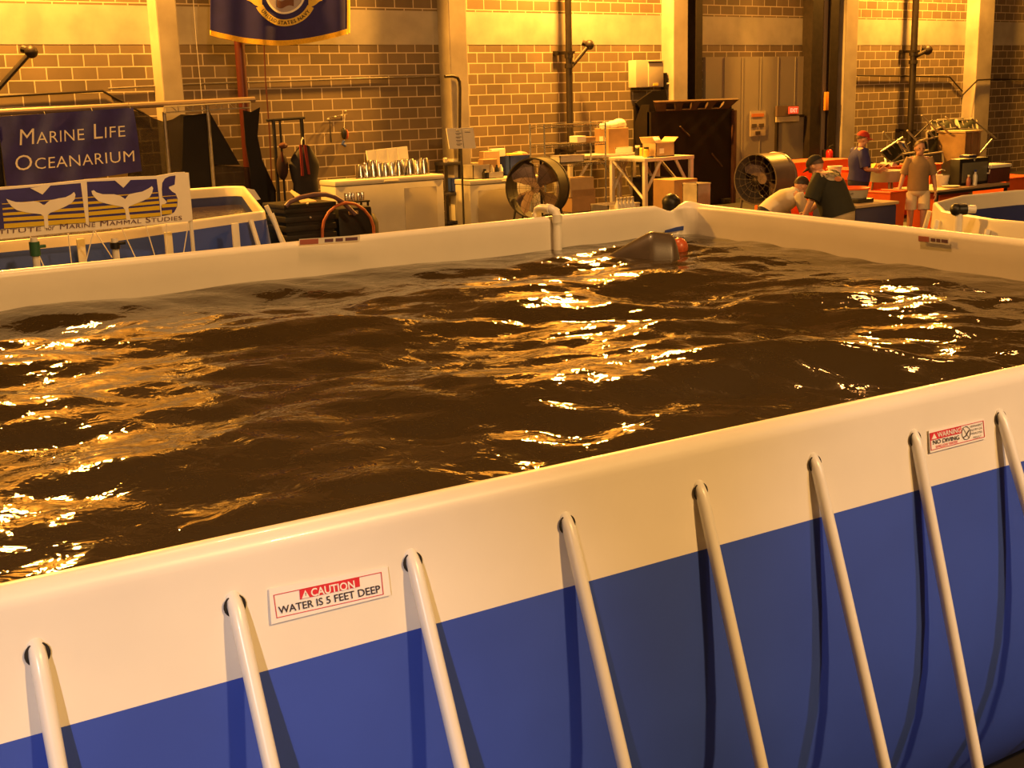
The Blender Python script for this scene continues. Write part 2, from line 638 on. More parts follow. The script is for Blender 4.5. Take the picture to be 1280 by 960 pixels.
loop = rounded([NL, NR, FR, FL], [.35, .35, .22, .35])
pool = thing('above_ground_pool', (2.6, 5.0, 0), 'large rectangular above-ground pool of murky water with cream rim band and blue sides', 'pool')

crease = FR + Vector((-.12, -.05, 0))
def crumple(q, o, z):
    # the slack vinyl bunches up at the far corner
    if z > 1.3:
        d1 = (q.xy - (FR + Vector((-.22, 0, 0))).xy).length
        d2 = (q.xy - (FR + Vector((-.03, -.06, 0))).xy).length
        q = q + Vector((0, 0, -.07 * math.exp(-(d1 / .09) ** 2) + .035 * math.exp(-(d2 / .10) ** 2)))
        s = math.exp(-(d2 / .3) ** 2)
        q += Vector((-1, -1, 0)) * .02 * s * math.sin(38 * q.x + 22 * z)
    return q
R_ = .032
prof = [(-.062, 1.33), (-.058, 1.45)]
for k in range(9):
    a = math.pi - math.pi * k / 8
    prof.append((-.022 + .041 * math.cos(a), 1.560 + .041 * math.sin(a)))
prof += [(.0195, 1.54), (.025, 1.50), (.034, 1.42), (.046, 1.36), (.057, 1.31)]
strip(MB(), loop, prof, crumple).build('rim_band', CREAM, pool, world=True, smooth=60)
MB_ = strip(MB(), loop, [(-.064, 1.0), (-.064, 1.20), (-.063, 1.345)], None)
MB_.build('inner_liner', POOLIN, pool, world=True, smooth=60, label='grey inner lining at the waterline')
sp = [(.057, 1.31), (.075, 1.2), (.10, 1.05), (.12, .9), (.13, .75), (.125, .6), (.10, .45), (.05, .3), (-.04, .16), (-.15, .06), (-.30, .012)]
strip(MB(), loop, sp).build('outer_liner', BLUEV, pool, world=True, smooth=60, label='blue vinyl side sheet bulging outward')
# blue lap of liner showing at the far corner
mb = MB()
pts = [pty(x, y, FR.y - .11) for x, y in ((832, 288), (846, 284), (868, 280), (884, 281), (884, 287), (868, 285), (846, 289), (832, 291))]
mb.prism(pts, (0, .01, 0)).build('liner_lap', BLUEP, pool, world=True, label='strip of blue liner showing in the far corner')

ND = (NR - NL).normalized()
NN = Vector((ND.y, -ND.x, 0))            # outward, toward the photographer
def pipe_off(z, lean):
    return .028 + (1.483 - z) * lean
P0 = ptz(0, 737, 1.6)
P0.z = 0
p_s = [(.048, .36), (.449, .47), (.874, .44), (1.305, .40), (1.735, .358), (2.157, .36), (2.575, .30), (2.975, .42)] + [(3.40 + .42 * k, .36) for k in range(5)] + [(-.375 - .42 * k, .38) for k in range(3)]
zs = [1.455, 1.42, 1.3, 1.0, .7, .4, .0]
for s_, lean in p_s:
    if (P0 + ND * s_ - NR).length < .4:
        continue
    base = P0 + ND * s_
    leg = MB().tube([base + NN * -.03 + Vector((0, 0, 1.482)), base + NN * .002 + Vector((0, 0, 1.485)), base + NN * .020 + Vector((0, 0, 1.478))] + [base + NN * pipe_off(z, lean) + Vector((0, 0, z)) for z in zs], .0175, 14).build('leg', WHITEPIPE, pool, world=True, smooth=60)
    # black disc painted in for the shaded hole the tube comes out of
    g = MB()
    ctr = base + NN * .0315 + Vector((0, 0, 1.464))
    tilt = (NN * 1 + Vector((0, 0, .1))).normalized()
    g.lathe([(0, .001), (.021, .001), (.023, .003), (.025, .0)], 20, ctr, tilt)
    g.build('sleeve_hole', DARK, leg, world=True)

# ---- safety stickers on the near band
SB0 = P0 + NN * .0245 + Vector((0, 0, 1.50))
SB1 = P0 + NN * .050 + Vector((0, 0, 1.335))
SN = ND.cross((SB0 - SB1).normalized()).normalized()
if SN.dot(NN) < 0:
    SN = -SN
def sticker(px, py, lift):
    return onplane(px, py, SB0 + SN * lift, SN)
def spoly(mb, pix, lift, th=.0012):
    pts = [sticker(x, y, lift) for x, y in pix]
    return mb.prism(pts, -SN * th)
def outline(mb, q, w, lift):
    """thin frame inside the pixel quad q (TL,TR,BR,BL)"""
    cx = sum(p[0] for p in q) / 4; cy = sum(p[1] for p in q) / 4
    for i in range(4):
        a, b = q[i], q[(i + 1) % 4]
        dx, dy = b[0] - a[0], b[1] - a[1]
        L = math.hypot(dx, dy)
        nx, ny = -dy / L * w, dx / L * w
        spoly(mb, [a, b, (b[0] + nx, b[1] + ny), (a[0] + nx, a[1] + ny)], lift)
def cpix(x, y):
    return 280 + x / 3.2, 660 + y / 3.2
LIFT = .0045
cs = MB(); spoly(cs, [cpix(*p) for p in ((180, 243), (655, 155), (668, 268), (190, 386))], LIFT - .002)
cs = cs.build('caution_label', STICK, pool, world=True, smooth=0, label='white caution sticker about water depth')
m1 = MB(); outline(m1, [cpix(*p) for p in ((198, 268), (630, 176), (639, 266), (211, 361))], .75, LIFT)
spoly(m1, [cpix(*p) for p in ((302, 247), (541, 198), (544, 234), (305, 286))], LIFT)
m1.build('red_print', REDL, cs, world=True, smooth=0)
m2 = MB(); spoly(m2, [cpix(*p) for p in ((325, 248), (343, 277), (312, 283))], LIFT + .001)
f = quadpix(cpix(350, 274), cpix(525, 240), cpix(521, 210), cpix(346, 244))
text_on(m2, 'CAUTION', lambda u, v: sticker(*f(u, v), LIFT + .001), bold=.02)
m2.build('white_lettering', STICK, cs, world=True, smooth=0)
m3 = MB(); f2 = quadpix(cpix(220, 344), cpix(628, 257), cpix(623, 228), cpix(216, 316))
text_on(m3, 'WATER IS 5 FEET DEEP', lambda u, v: sticker(*f2(u, v), LIFT), bold=.012)
spoly(m3, [cpix(*p) for p in ((325.5, 259), (328.5, 259), (328, 272), (327, 272))], LIFT + .002)
m3.build('black_lettering', INK, cs, world=True, smooth=0)

def wpix(x, y):
    return 1080 + x / 6.4, 460 + y / 6.4
ws = MB(); spoly(ws, [wpix(*p) for p in ((518, 500), (962, 405), (975, 565), (530, 680))], LIFT - .002)
ws = ws.build('warning_label', STICK, pool, world=True, smooth=0, label='white no diving warning sticker')
m1 = MB(); outline(m1, [wpix(*p) for p in ((527, 522), (957, 420), (968, 552), (538, 660))], .6, LIFT)
spoly(m1, [wpix(*p) for p in ((528, 522), (778, 463), (780, 520), (532, 582))], LIFT)
f3 = quadpix(wpix(578, 640), wpix(752, 598), wpix(750, 578), wpix(576, 620))
text_on(m1, 'SHALLOW WATER', lambda u, v: sticker(*f3(u, v), LIFT), bold=.01)
m1.build('red_print', REDL, ws, world=True, smooth=0)
m2 = MB(); spoly(m2, [wpix(*p) for p in ((562, 524), (584, 562), (542, 572))], LIFT + .001)
f4 = quadpix(wpix(590, 556), wpix(776, 512), wpix(773, 475), wpix(586, 518))
text_on(m2, 'WARNING', lambda u, v: sticker(*f4(u, v), LIFT + .001), bold=.015)
m2.build('white_lettering', STICK, ws, world=True, smooth=0)
m3 = MB(); f5 = quadpix(wpix(556, 612), wpix(765, 570), wpix(762, 537), wpix(553, 580))
text_on(m3, 'NO DIVING', lambda u, v: sticker(*f5(u, v), LIFT), bold=.01)
for j, s_ in enumerate(['PERMANENT', 'INJURY OR', 'PARALYSIS', 'RESULT']):
    a, b = (852, 946) if j != 3 else (878, 940)
    y = 478 + j * 29
    f6 = quadpix(wpix(a, y), wpix(b, y - (b - a) * .22), wpix(b, y - (b - a) * .22 - 17), wpix(a, y - 17))
    text_on(m3, s_, lambda u, v: sticker(*f6(u, v), LIFT))
ring = []
for k in range(24):
    t = 2 * math.pi * k / 24
    ring.append(sticker(*wpix(818 + 34 * math.cos(t), 520 + 52 * math.sin(t)), LIFT))
m3.tube(ring, .0009, 5, closed=True)
m3.tube([sticker(*wpix(838, 500), LIFT), sticker(*wpix(815, 545), LIFT), sticker(*wpix(800, 552), LIFT)], .0016, 5)
m3.tube([sticker(*wpix(790, 478), LIFT), sticker(*wpix(844, 562), LIFT)], .0008, 5)
m3.build('black_lettering', INK, ws, world=True, smooth=0)

# small stickers on the far inner faces
for nm, q, red in (('far_label', ((374, 299), (450, 294), (450, 301), (374, 307)), 24), ('side_label', ((1147, 294), (1186, 298), (1186, 306), (1147, 302)), 14)):
    if nm == 'far_label':
        pn, p0 = Vector((0, -1, 0)), Vector((0, FR.y - .125, 0))
    else:
        e = (FR - NR).normalized(); pn = Vector((-e.y, e.x, 0)); p0 = NR + pn * .078
    pl = lambda x, y, dz=0: onplane(x, y, p0 + pn * dz, pn)
    lb = MB().prism([pl(*p) for p in q], -pn * .002).build('inner_label', CREAM, pool, world=True, smooth=0)
    x0, y0 = q[0]; x1, y1 = q[1]
    sl = (y1 - y0) / (x1 - x0); h = q[3][1] - q[0][1]
    MB().prism([pl(x0 + a, y0 + sl * a + b * h, .002) for a, b in ((1, .1), (red, .1), (red, .9), (1, .9))], -pn * .002).build('red_print', mat('faded red print', (.36, .10, .08), .6), lb, world=True, smooth=0)
    mk = MB()
    for a, b in ((.42, .56), (.6, .72), (.76, .96)):
        w = x1 - x0
        mk.prism([pl(x0 + w * t, y0 + sl * w * t + b2 * h, .002) for t, b2 in ((a, .25), (b, .25), (b, .75), (a, .75))], -pn * .002)
    mk.build('dark_print', PURPLE, lb, world=True, smooth=0)

# ---- water
rng = np.random.RandomState(11)
waves = []
for k in range(70):
    lam = math.exp(rng.uniform(math.log(.22), math.log(2.2)))
    th = rng.normal(.9, .75)
    kk = 2 * math.pi / lam
    amp = .0046 * lam ** 1.1 * rng.uniform(.4, 1.2)
    waves.append((kk * math.cos(th), kk * math.sin(th), rng.uniform(0, 6.28), amp))
NU, NV = 460, 300
U, V = np.meshgrid(np.linspace(0, 1, NU), np.linspace(0, 1, NV), indexing='ij')
def cornr(c, inset):
    return np.array([c.x, c.y])
ins = .05
c00 = np.array([NL.x + ins, NL.y + ins]); c10 = np.array([NR.x - ins, NR.y + ins]); c11 = np.array([FR.x - ins - .01, FR.y - ins]); c01 = np.array([FL.x + ins, FL.y - ins])
PX = (1 - V) * ((1 - U) * c00[0] + U * c10[0]) + V * ((1 - U) * c01[0] + U * c11[0])
PY = (1 - V) * ((1 - U) * c00[1] + U * c10[1]) + V * ((1 - U) * c01[1] + U * c11[1])
patch = .75 + .5 * (.5 + .5 * np.sin(1.1 * PX + .7 * PY + 1.0)) * (.5 + .5 * np.sin(.9 * PY - .5 * PX))
PZ = np.zeros_like(PX)
for kx, ky, ph, am in waves:
    warp = .35 * np.sin(.8 * PX + ph) + .3 * np.sin(.9 * PY - ph)
    w = np.sin(kx * PX + ky * PY + ph + warp)
    PZ += am * (w + .25 * np.cos(2 * (kx * PX + ky * PY + ph + warp)))
PZ *= patch
edge = np.minimum(np.minimum(U, 1 - U) * 8.6, np.minimum(V, 1 - V) * 5.2)
PZ = WATZ + PZ * np.clip(.45 + edge, 0, 1)
me = bpy.data.meshes.new('pool_water')
vv = np.stack([PX - 2.6, PY - 5.0, PZ], -1).reshape(-1, 3)
I = np.arange(NU * NV).reshape(NU, NV)
ff = np.stack([I[:-1, :-1], I[1:, :-1], I[1:, 1:], I[:-1, 1:]], -1).reshape(-1, 4)
me.from_pydata(vv.tolist(), [], ff.tolist())
me.polygons.foreach_set('use_smooth', [True] * len(me.polygons))
me.materials.append(WATER)
wo = bpy.data.objects.new('pool_water', me)
COL.objects.link(wo)
wo.location = (2.6, 5.0, 0)
tag(wo, 'dark rippling water filling the large pool with golden lamp glints', 'water', kind='stuff')

# ---- white pipe hooked over the far rim
yb = FR.y
A = pty(697, 297, yb - .13); B = pty(694, 262, yb - .13)
Cc = pty(681, 259, yb + .10)
top = 1.655
path = [Vector((A.x, A.y, 1.18)), Vector((A.x, A.y, top - .05)), Vector((A.x - .005, A.y + .015, top - .015)), Vector((A.x - .02, A.y + .05, top)),
        Vector((A.x - .02, yb + .05, top)), Vector((A.x - .022, yb + .085, top - .015)), Vector((A.x - .022, yb + .10, top - .05)), Vector((A.x - .022, yb + .10, 1.2))]
pv = thing('return_pipe', (A.x, yb, 1.2), 'white plastic pipe hooked over the far rim of the large pool', 'pipe')
MB().tube(path, .033, 16).build('pipe', PVC, pv, world=True, smooth=60)
for a, b in ((path[1] + Vector((0, 0, -.05)), path[1] + Vector((0, 0, .012))), (path[3] + Vector((0, .0, 0)), path[3] + Vector((0, .05, 0))), (path[6] + Vector((0, 0, -.05)), path[6] + Vector((0, 0, .01)))):
    MB().tube([a, b], .038, 16).build('pipe_collar', PVC, pv, world=True)

# ---- animal back breaking the surface, with an orange patch beside it
c = ptz(808, 322, WATZ)
cx = CR.copy(); cx.z = 0; cx.normalize()
cy = Vector((-cx.y, cx.x, 0))
dol = MB()
def back(u, v):
    # long sloping back, flat top, then a steep head end
    x = lerp(-.30, .235, u)
    if x < .03: h = ((x + .30) / .33) ** .9
    elif x < .17: h = 1.0 - .10 * (x - .03) / .14
    else: h = .90 * max(0, 1 - ((x - .17) / .065) ** 2)
    a = math.pi * v
    ca, sa = math.cos(a), math.sin(a)
    return c + cx * x + cy * ca * .13 * (.25 + .75 * h) + Vector((0, 0, -.05 + (.05 + .185 * h) * abs(sa) ** (.8 + .6 * h)))
dol.grid(back, 28, 18)
dol.solo('dolphin', SEAL, 'wet grey-brown dolphin back breaking the water near the far corner', 'dolphin', smooth=70)
c2 = ptz(849, 315, WATZ)
MB().ball(c2 + Vector((0, 0, .03)), (.065, .065, .075), 18).solo('orange_patch', TERRA, 'orange-red patch shaped as a ball beside the dolphin back', 'ball')  # orange patch on the water, shaped as a ball

# ================================================================== BACK OF THE HALL
def X(px, Y, py=150):
    return pty(px, py, Y).x

def Z(px, py, Y):
    return pty(px, py, Y).z

def pixpoly(mb, pix, Y, th=.01):
    return mb.prism([pty(x, y, Y) for x, y in pix], (0, th, 0))

def fbox(mb, l, r, t, b, Y, depth, bevel=0.0, z0=None):
    """box whose front face (plane Y) fills the photo rectangle l..r, t..b"""
    m, n = (l + r) / 2, (t + b) / 2
    x0, x1 = pty(l, n, Y).x, pty(r, n, Y).x
    zt = pty(m, t, Y).z
    zb = pty(m, b, Y).z if z0 is None else z0
    return mb.box(((x0 + x1) / 2, Y + depth / 2, (zt + zb) / 2), (x1 - x0, depth, zt - zb), bevel=bevel)

# ---- standpipes on the wall
def standpipe(px, py, r, arm, label):
    Yp = 20.55
    x = X(px, Yp, py)
    t = thing('standpipe', (x, Yp, 0), label, 'pipe')
    MB().tube([(x, Yp, 0), (x, Yp, 9.5)], r, 14).build('riser', DARKPIPE, t, world=True)
    for zz in (3.02, 3.22):
        MB().tube([(x, Yp, zz), (x, Yp, zz + .09)], r * 1.35, 14).build('coupling', DARKPIPE, t, world=True)
    for zz in (1.35, 3.33):
        b = MB().box((x - .02, Yp + .12, zz), (.05, .36, .06)).box((x, Yp, zz), (r * 2.6, r * 2.6, .05)).box((x - .1, 20.86, zz), (.1, .07, .09))
        b.build('wall_bracket', DARKPIPE, t, world=True)
    if arm:
        a0 = Vector((x, Yp, arm[2]))
        a1 = a0 + Vector((arm[0], -.05, arm[1]))
        ar = MB().tube([a0, a1], r * .62, 10).build('arm', DARKPIPE, t, world=True)
        MB().ball(a1, r * 1.5, 14).tube([a1, a1 + Vector((-.1, .1, .05))], r * .9, 10).build('hose_cap', DARKPIPE, ar, world=True)
    return t
standpipe(711.5, 90, .068, (.50, .48, 3.0), 'dark iron standpipe with angled arm on the brightest block wall, beside the wire shelf')
standpipe(1141, 90, .085, (.50, .18, 3.18), 'dark iron standpipe with short hooked arm rising behind the scrap pile')
standpipe(-8, 120, .068, (.62, .62, 2.75), 'dark iron standpipe arm with round cap at the left edge above the blue banner')

# ---- conduits and wires
def conduit(name, pix, r, m, label, cat='conduit', Y=20.85):
    pts = [pty(x, y, Y) for x, y in pix]
    return MB().tube(pts, r, 8).solo(name, m, label, cat, smooth=60)
conduit('conduit', [(-20, 122), (0, 120.5), (60, 117), (128, 113.5), (165, 134), (180, 142)], .02, DARKPIPE, 'dark bent conduit on the block wall above the blue banner')
conduit('conduit', [(135, 110.8), (240, 105), (380, 100.5), (545, 95)], .016, GALV, 'pale thin conduit running along the dark block wall behind the flag pole', Y=20.86)
conduit('conduit', [(556, 95.5), (566, 95), (572, 97), (574.5, 102), (575, 110), (574, 290)], .03, DARKPIPE, 'conduit bending down the concrete column behind the whiteboard', Y=20.46)
conduit('conduit', [(1072, 94.5), (1130, 95), (1187, 96), (1203, 114)], .02, DARKPIPE, 'dark conduit crossing the block wall behind the standpipe with hooked arm')
conduit('conduit', [(1203, 119), (1222, 100), (1241, 99)], .02, DARKPIPE, 'dark conduit climbing across the last concrete column on the right', Y=20.46)
conduit('conduit', [(1240, 99), (1300, 100)], .02, DARKPIPE, 'dark conduit on the block wall at the right edge')
conduit('cable', [(240, -20), (245, 50), (252, 120), (256, 200)], .006, CREAML, 'thin pale cable hanging in front of the dark wall left of the flag', 'cable', 20.7)
conduit('cable', [(325, -60), (332, 100), (337, 165), (340, 230)], .012, REDP, 'thin red cable hanging below the flag', 'cable', 20.6)
x = X(301, 20.3, 80)
rp = thing('riser_pipe', (x, 20.3, 0), 'red vertical pipe below the left half of the flag', 'pipe')
MB().tube([(x, 20.3, 0), (x, 20.3, 9.5)], .085, 14).build('pipe', REDP, rp, world=True)
MB().tube([(x, 20.3, 3.8), (x, 20.3, 3.95)], .11, 14).build('coupling', REDP, rp, world=True)

# ---- flag (lower half in view): blue field, gold fringe, round emblem, ribbon
YF = 19.9
flag = thing('flag', pty(352, -70, YF), 'dark blue flag with gold fringe and ribbon lettering hanging before the block wall', 'flag')
FX0, FX1, FYT = 264.5, 434.0, -68.0
def fbot(u):
    return 38 + 13.5 * math.sin(math.pi * min(1, u * 1.02)) ** .9 + (-1.0) * u
def fsurf(u, v, dz=0.0):
    """u 0..1 across, v photo-y as pixels"""
    px = lerp(FX0, FX1, u) + (1.5 if u > .99 else 0) * 0
    w = .035 * math.sin(11 * u + .9) + .02 * math.sin(23 * u + 2)
    return pty(px, v, YF) + Vector((0, w * min(1, .35 + (v + 68) / 120) - dz, 0))
flag_field = MB().grid(lambda a, b: fsurf(a, lerp(FYT, fbot(a), b)), 60, 24, (0, .012, 0)).build('field', FLAGB, flag, world=True, smooth=80)
fr = MB().grid(lambda a, b: fsurf(a, lerp(fbot(a) - .5, fbot(a) + 6.0, b), .008), 60, 2, (0, .03, 0))
fr.grid(lambda a, b: fsurf(lerp(.992, 1.018, a), lerp(FYT, fbot(1.0) + (5 if a > .5 else 4), b), .008), 2, 24, (0, .03, 0))
fr.build('fringe', FRINGE, flag, world=True, smooth=80)
def fp(px, py, dz):
    return fsurf((px - FX0) / (FX1 - FX0), py, dz)
def disc(mb, cx, cy, r0, r1, dz, n=48):
    return mb.grid(lambda a, b: fp(cx + lerp(r0, r1, b) * math.cos(2 * math.pi * a), cy + lerp(r0, r1, b) * math.sin(2 * math.pi * a), dz), n, 3, (0, .006, 0))
ECX, ECY = 355.5, -8.5
disc(MB(), ECX, ECY, .2, 24.5, .014).build('emblem_disc', mat('lilac emblem cloth', (.42, .38, .46), .7), flag, world=True)
disc(MB(), ECX, ECY, 23.5, 26.0, .018).build('emblem_border', CREAML, flag, world=True)
eb = MB()
eb.grid(lambda a, b: fp(ECX - 10 + 22 * a, ECY + 8 + 9 * b + 2 * math.sin(6 * a), .020), 8, 3, (0, .004, 0))
eb.build('emblem_device', mat('brown emblem stitching', (.20, .09, .06), .8), flag, world=True)
rb = MB()
def arc(a, off):
    th = math.radians(lerp(155, 25, a))
    R = 35.5 + off
    return ECX + R * math.cos(th) * 1.02, ECY + 1.5 + R * math.sin(th)
rb.grid(lambda a, b: fp(*arc(a, lerp(-4.2, 4.2, b)), .020), 40, 3, (0, .006, 0))
for sx in (-1, 1):
    rb.grid(lambda a, b: fp(ECX + sx * (30 + 17 * a), 3.5 - 5 * a + lerp(-4, 4, b) + 2 * math.sin(5 * a), .016), 8, 3, (0, .006, 0))
rb.build('ribbon', GOLD, flag, world=True)
lt = MB()
def arctext(u, v):
    th = math.radians(lerp(146, 34, u))
    R = 37.6 - 4.4 * v
    return fp(ECX + R * math.cos(th) * 1.02, ECY + 1.5 + R * math.sin(th), .0305)
text_on(lt, 'UNITED STATES NAVY', arctext, bold=.02, space=1.15)
lt.build('ribbon_lettering', INK, flag, world=True, smooth=0)

# ---- netting frame over the second pool
YC = 19.45
nf = thing('netting_frame', (X(160, YC), YC, 0), 'metal frame with dark shade netting standing behind the smaller pool on the left', 'frame')
MB().tube([pty(-60, 143.5, YC), pty(318, 124.5, YC)], .05, 10).build('top_rail', mat('brownish steel rail', (.26, .2, .16), .5, .4), nf, world=True)
for px, py in ((205, 140), (259, 131), (-2, 145), (100, 138)):
    p = pty(px, py, YC)
    MB().tube([(p.x, YC, 0), (p.x, YC, p.z)], .028, 10).build('pole', GALV, nf, world=True)
tr = MB()
for a, b in (((205, 133.5), (313, 127.5)), ((205, 141), (313, 134.5))):
    tr.tube([pty(*a, YC - .06), pty(*b, YC - .06)], .013, 6)
for k in range(13):
    px = 205 + 9 * k
    y = 133.5 - 6 * (px - 205) / 108
    tr.tube([pty(px, y, YC - .06), pty(px + (0 if k % 2 == 0 or k > 10 else 8), y + 7.2, YC - .06)], .008, 5)
tr.build('ladder_truss', ALU, nf, world=True)
def net(pix, Y, m):
    pixpoly(MB(), pix, Y, .008).build('shade_net', m, nf, world=True, smooth=0)
net([(160, 137), (180, 141), (192, 148), (205, 152), (216, 149), (226, 143), (258, 144), (262, 140), (280, 172), (300, 206), (268, 207), (262, 300), (160, 300)], YC + .12, NET)
net([(229, 145), (245, 143), (262, 141), (266, 190), (269, 300), (226, 300)], YC + .08, NETD)
net([(262, 140), (300, 206), (268, 206)], YC + .05, NETD)
net([(268, 206), (312, 209), (345, 242), (346, 300), (268, 300)], YC + .14, NET)
net([(304, 138), (314, 140), (325, 134), (322, 170), (328, 200), (345, 238), (345, 290), (318, 290), (312, 210), (307, 180)], YC + .03, NETD)
net([(-40, 150), (10, 147), (13, 238), (-40, 245)], YC + .05, NETD)

# ---- blue banner
YB1 = YC - .09
b1 = thing('banner', pty(85, 235, YB1), 'navy blue banner reading Marine Life Oceanarium hung on the netting frame', 'banner')
bl = quadpix((9, 238), (178, 214), (166, 134.5), (-3, 146))
def b1s(u, v, dz=0.0):
    w = .02 * math.sin(9 * u + 3 * v) + .012 * math.sin(21 * u - 5 * v)
    return pty(*bl(u, v), YB1) + Vector((0, w - dz, 0))
MB().grid(b1s, 40, 16, (0, .008, 0)).build('cloth', NAVY, b1, world=True, smooth=80)
for body, q, cap in (('Marine Life', ((24.5, 181.5), (156, 170.5), (155, 152), (24.5, 161.5)), None), ('Oceanarium', ((19.5, 213.5), (168, 201.5), (166.5, 183), (19, 194.5)), None)):
    g = quadpix(*q)
    def on(u, v):
        px, py = g(u, v)
        # recover the cloth wave under this point
        uu = (px - lerp(-3, 9, (py - 140) / 95)) / 169
        vv_ = 1 - (py - lerp(146, 134.5, uu)) / lerp(92, 79.5, uu)
        return pty(px, py, YB1) + Vector((0, .02 * math.sin(9 * uu + 3 * vv_) + .012 * math.sin(21 * uu - 5 * vv_) - .012, 0))
    m = MB()
    text_on(m, body, on, small_caps=True, bold=-.004, space=1.05)
    m.build('lettering', CREAML, b1, world=True, smooth=0)
for u in (.02, .35, .7, .98):
    p = b1s(u, .985)
    MB().tube([p, p + Vector((0, .08, .1))], .006, 5).build('tie', BLACK, b1, world=True)

# ---- second pool on the left
H2 = 1.2
p2 = thing('side_pool', (2.5, 16.2, 0), 'smaller cream rimmed blue pool on the left beneath the banners', 'pool')
loop2 = rounded([Vector((-2.5, 13.0, 0)), Vector((4.2, 13.33, 0)), Vector((6.5, 14.35, 0)), Vector((8.36, 19.2, 0)), Vector((-2.5, 19.15, 0))], [.3, .8, .25, .25, .3])
prof2 = [(-.05, 1.04)]
for k in range(7):
    a = math.pi - math.pi * k / 6
    prof2.append((-.012 + .03 * math.cos(a), H2 - .03 + .03 * math.sin(a)))
prof2 += [(.02, 1.14), (.025, 1.09)]
strip(MB(), loop2, prof2).build('rim_band', CREAM, p2, world=True, smooth=60)
strip(MB(), loop2, [(-.055, .3), (-.055, .85), (-.05, 1.04)]).build('inner_liner', POOLBL, p2, world=True, smooth=60, label='blue inner lining above the waterline')
strip(MB(), loop2, [(.025, 1.09), (.06, .8), (.08, .5), (.04, .2), (-.1, .01)]).build('outer_liner', BLUEV, p2, world=True, smooth=60, label='blue outer sheet')
for px, py in ((92, 294), (201, 286), (285, 275)):
    q = ptz(px, py, H2)
    MB().box((q.x + .03, q.y - .12, .59), (.085, .03, 1.16), bevel=.008).build('leg', PVC, p2, world=True)
for (xa_, ya_, za_), (xb_, yb_, zb_) in (((6.62, 14.4, 1.15), (6.85, 14.1, 0)), ((6.2, 14.1, 1.12), (6.35, 13.8, 0)), ((7.1, 15.6, 1.15), (7.5, 15.4, 0))):
    MB().tube([(xa_, ya_, za_), (xb_, yb_, zb_)], .03, 10).build('brace', PVC, p2, world=True)
wm = MB()
wm.bm.faces.new([wm.bm.verts.new((p + nn * -.055) + Vector((0, 0, .9))) for p, nn in loop2])
w2 = wm.solo('side_pool_water', WATER, 'brown water in the smaller pool on the left', 'water')
w2['kind'] = 'stuff'
pixpoly(MB(), [(306, 235), (318, 237), (326, 249), (314, 252)], 18.6, .01).build('white_strip', STICK, p2, world=True, label='bright white strip on the right inner wall')  # white sheet for the bright strip of the right inner wall

# ---- white whale tail banner
YB2 = 12.6
b2 = thing('banner', pty(110, 290, YB2), 'white and blue banner with whale tails hanging in front of the smaller pool', 'banner')
def q5(x, y): return x / 9.6, 210 + y / 9.6
def q6(x, y): return 110 + x / 9.143, 210 + y / 9.143
def layer(mb, pix, k, conv=None):
    return pixpoly(mb, [conv(*p) if conv else p for p in pix], YB2 - .004 * k, .003)
pixpoly(MB(), [(-60, 241), (0, 234), (60, 229.5), (110, 224), (160, 221), (195, 220), (220, 215.5), (231, 215), (234.5, 220), (241, 275), (235, 277), (180, 282), (90, 290), (0, 299), (-60, 304)], YB2, .02).build('cloth', WHITEB, b2, world=True, smooth=0)
blu, yel, wht, = MB(), MB(), MB()
layer(blu, [(-300, 290), (968, 180), (1030, 658), (-300, 760)], 1, q5)
layer(blu, [(-12, 157), (785, 125), (812, 330), (832, 552), (12, 622)], 1, q6)
layer(blu, [(850, 170), (880, 120), (930, 95), (1000, 85), (990, 190), (930, 212), (925, 230), (960, 268), (1000, 290), (1025, 350), (1020, 440), (985, 505), (940, 530), (845, 550), (838, 432), (898, 400), (900, 383), (850, 330), (845, 240)], 1, q6)
blu.build('blue_panels', NAVY, b2, world=True, smooth=0)
for (l0, l1, r0, r1) in ((428, 438, 352, 362), (482, 503, 398, 424), (540, 573, 472, 505), (600, 640, 540, 586), (670, 726, 602, 655)):
    xr = 985 + 45 * ((r0 + r1) / 2 - 300) / 355
    xl = 20 + 30 * ((l0 + l1) / 2 - 400) / 320
    layer(yel, [(xl, l0), (xr, r0), (xr + 3, r1), (xl + 3, l1)], 2, q5)
    layer(yel, [(-300, l0 + 30), (-12, l0 + 4), (-12, l1 + 4), (-300, l1 + 30)], 2, q5)
for (l0, l1, r0, r1) in ((330, 342, 278, 288), (386, 415, 328, 350), (450, 482, 376, 408), (502, 545, 430, 478), (568, 616, 508, 548)):
    xr = 800 + 28 * ((r0 + r1) / 2 - 280) / 260
    layer(yel, [(-5 + (l0 - 330) * .07, l0), (xr, r0), (xr + 2, r1), (-2 + (l0 - 330) * .07, l1)], 2, q6)
for (y0, y1, xe) in ((312, 322, 1005), (352, 385, 1022), (405, 445, 1018), (478, 525, 960)):
    xs = 905 if y0 < 400 and y0 > 340 else 845
    layer(yel, [(xs, y0 + 10), (xe, y0), (xe, y1 - 3), (xs, y1 + 8)], 2, q6)
yel.build('yellow_stripes', YELLOW, b2, world=True, smooth=0)
layer(wht, [(360, 240), (510, 318), (612, 205)], 3, q5)
layer(wht, [(75, 370), (135, 392), (190, 408), (300, 412), (400, 398), (470, 410), (530, 450), (560, 420), (600, 388), (700, 365), (790, 350), (850, 320), (890, 288), (906, 320), (895, 375), (860, 420), (790, 460), (700, 500), (600, 540), (572, 570), (584, 720), (538, 722), (525, 580), (490, 555), (400, 545), (300, 530), (200, 505), (140, 460), (100, 415)], 3, q5)
layer(wht, [(298, 135), (405, 226), (498, 125)], 3, q6)
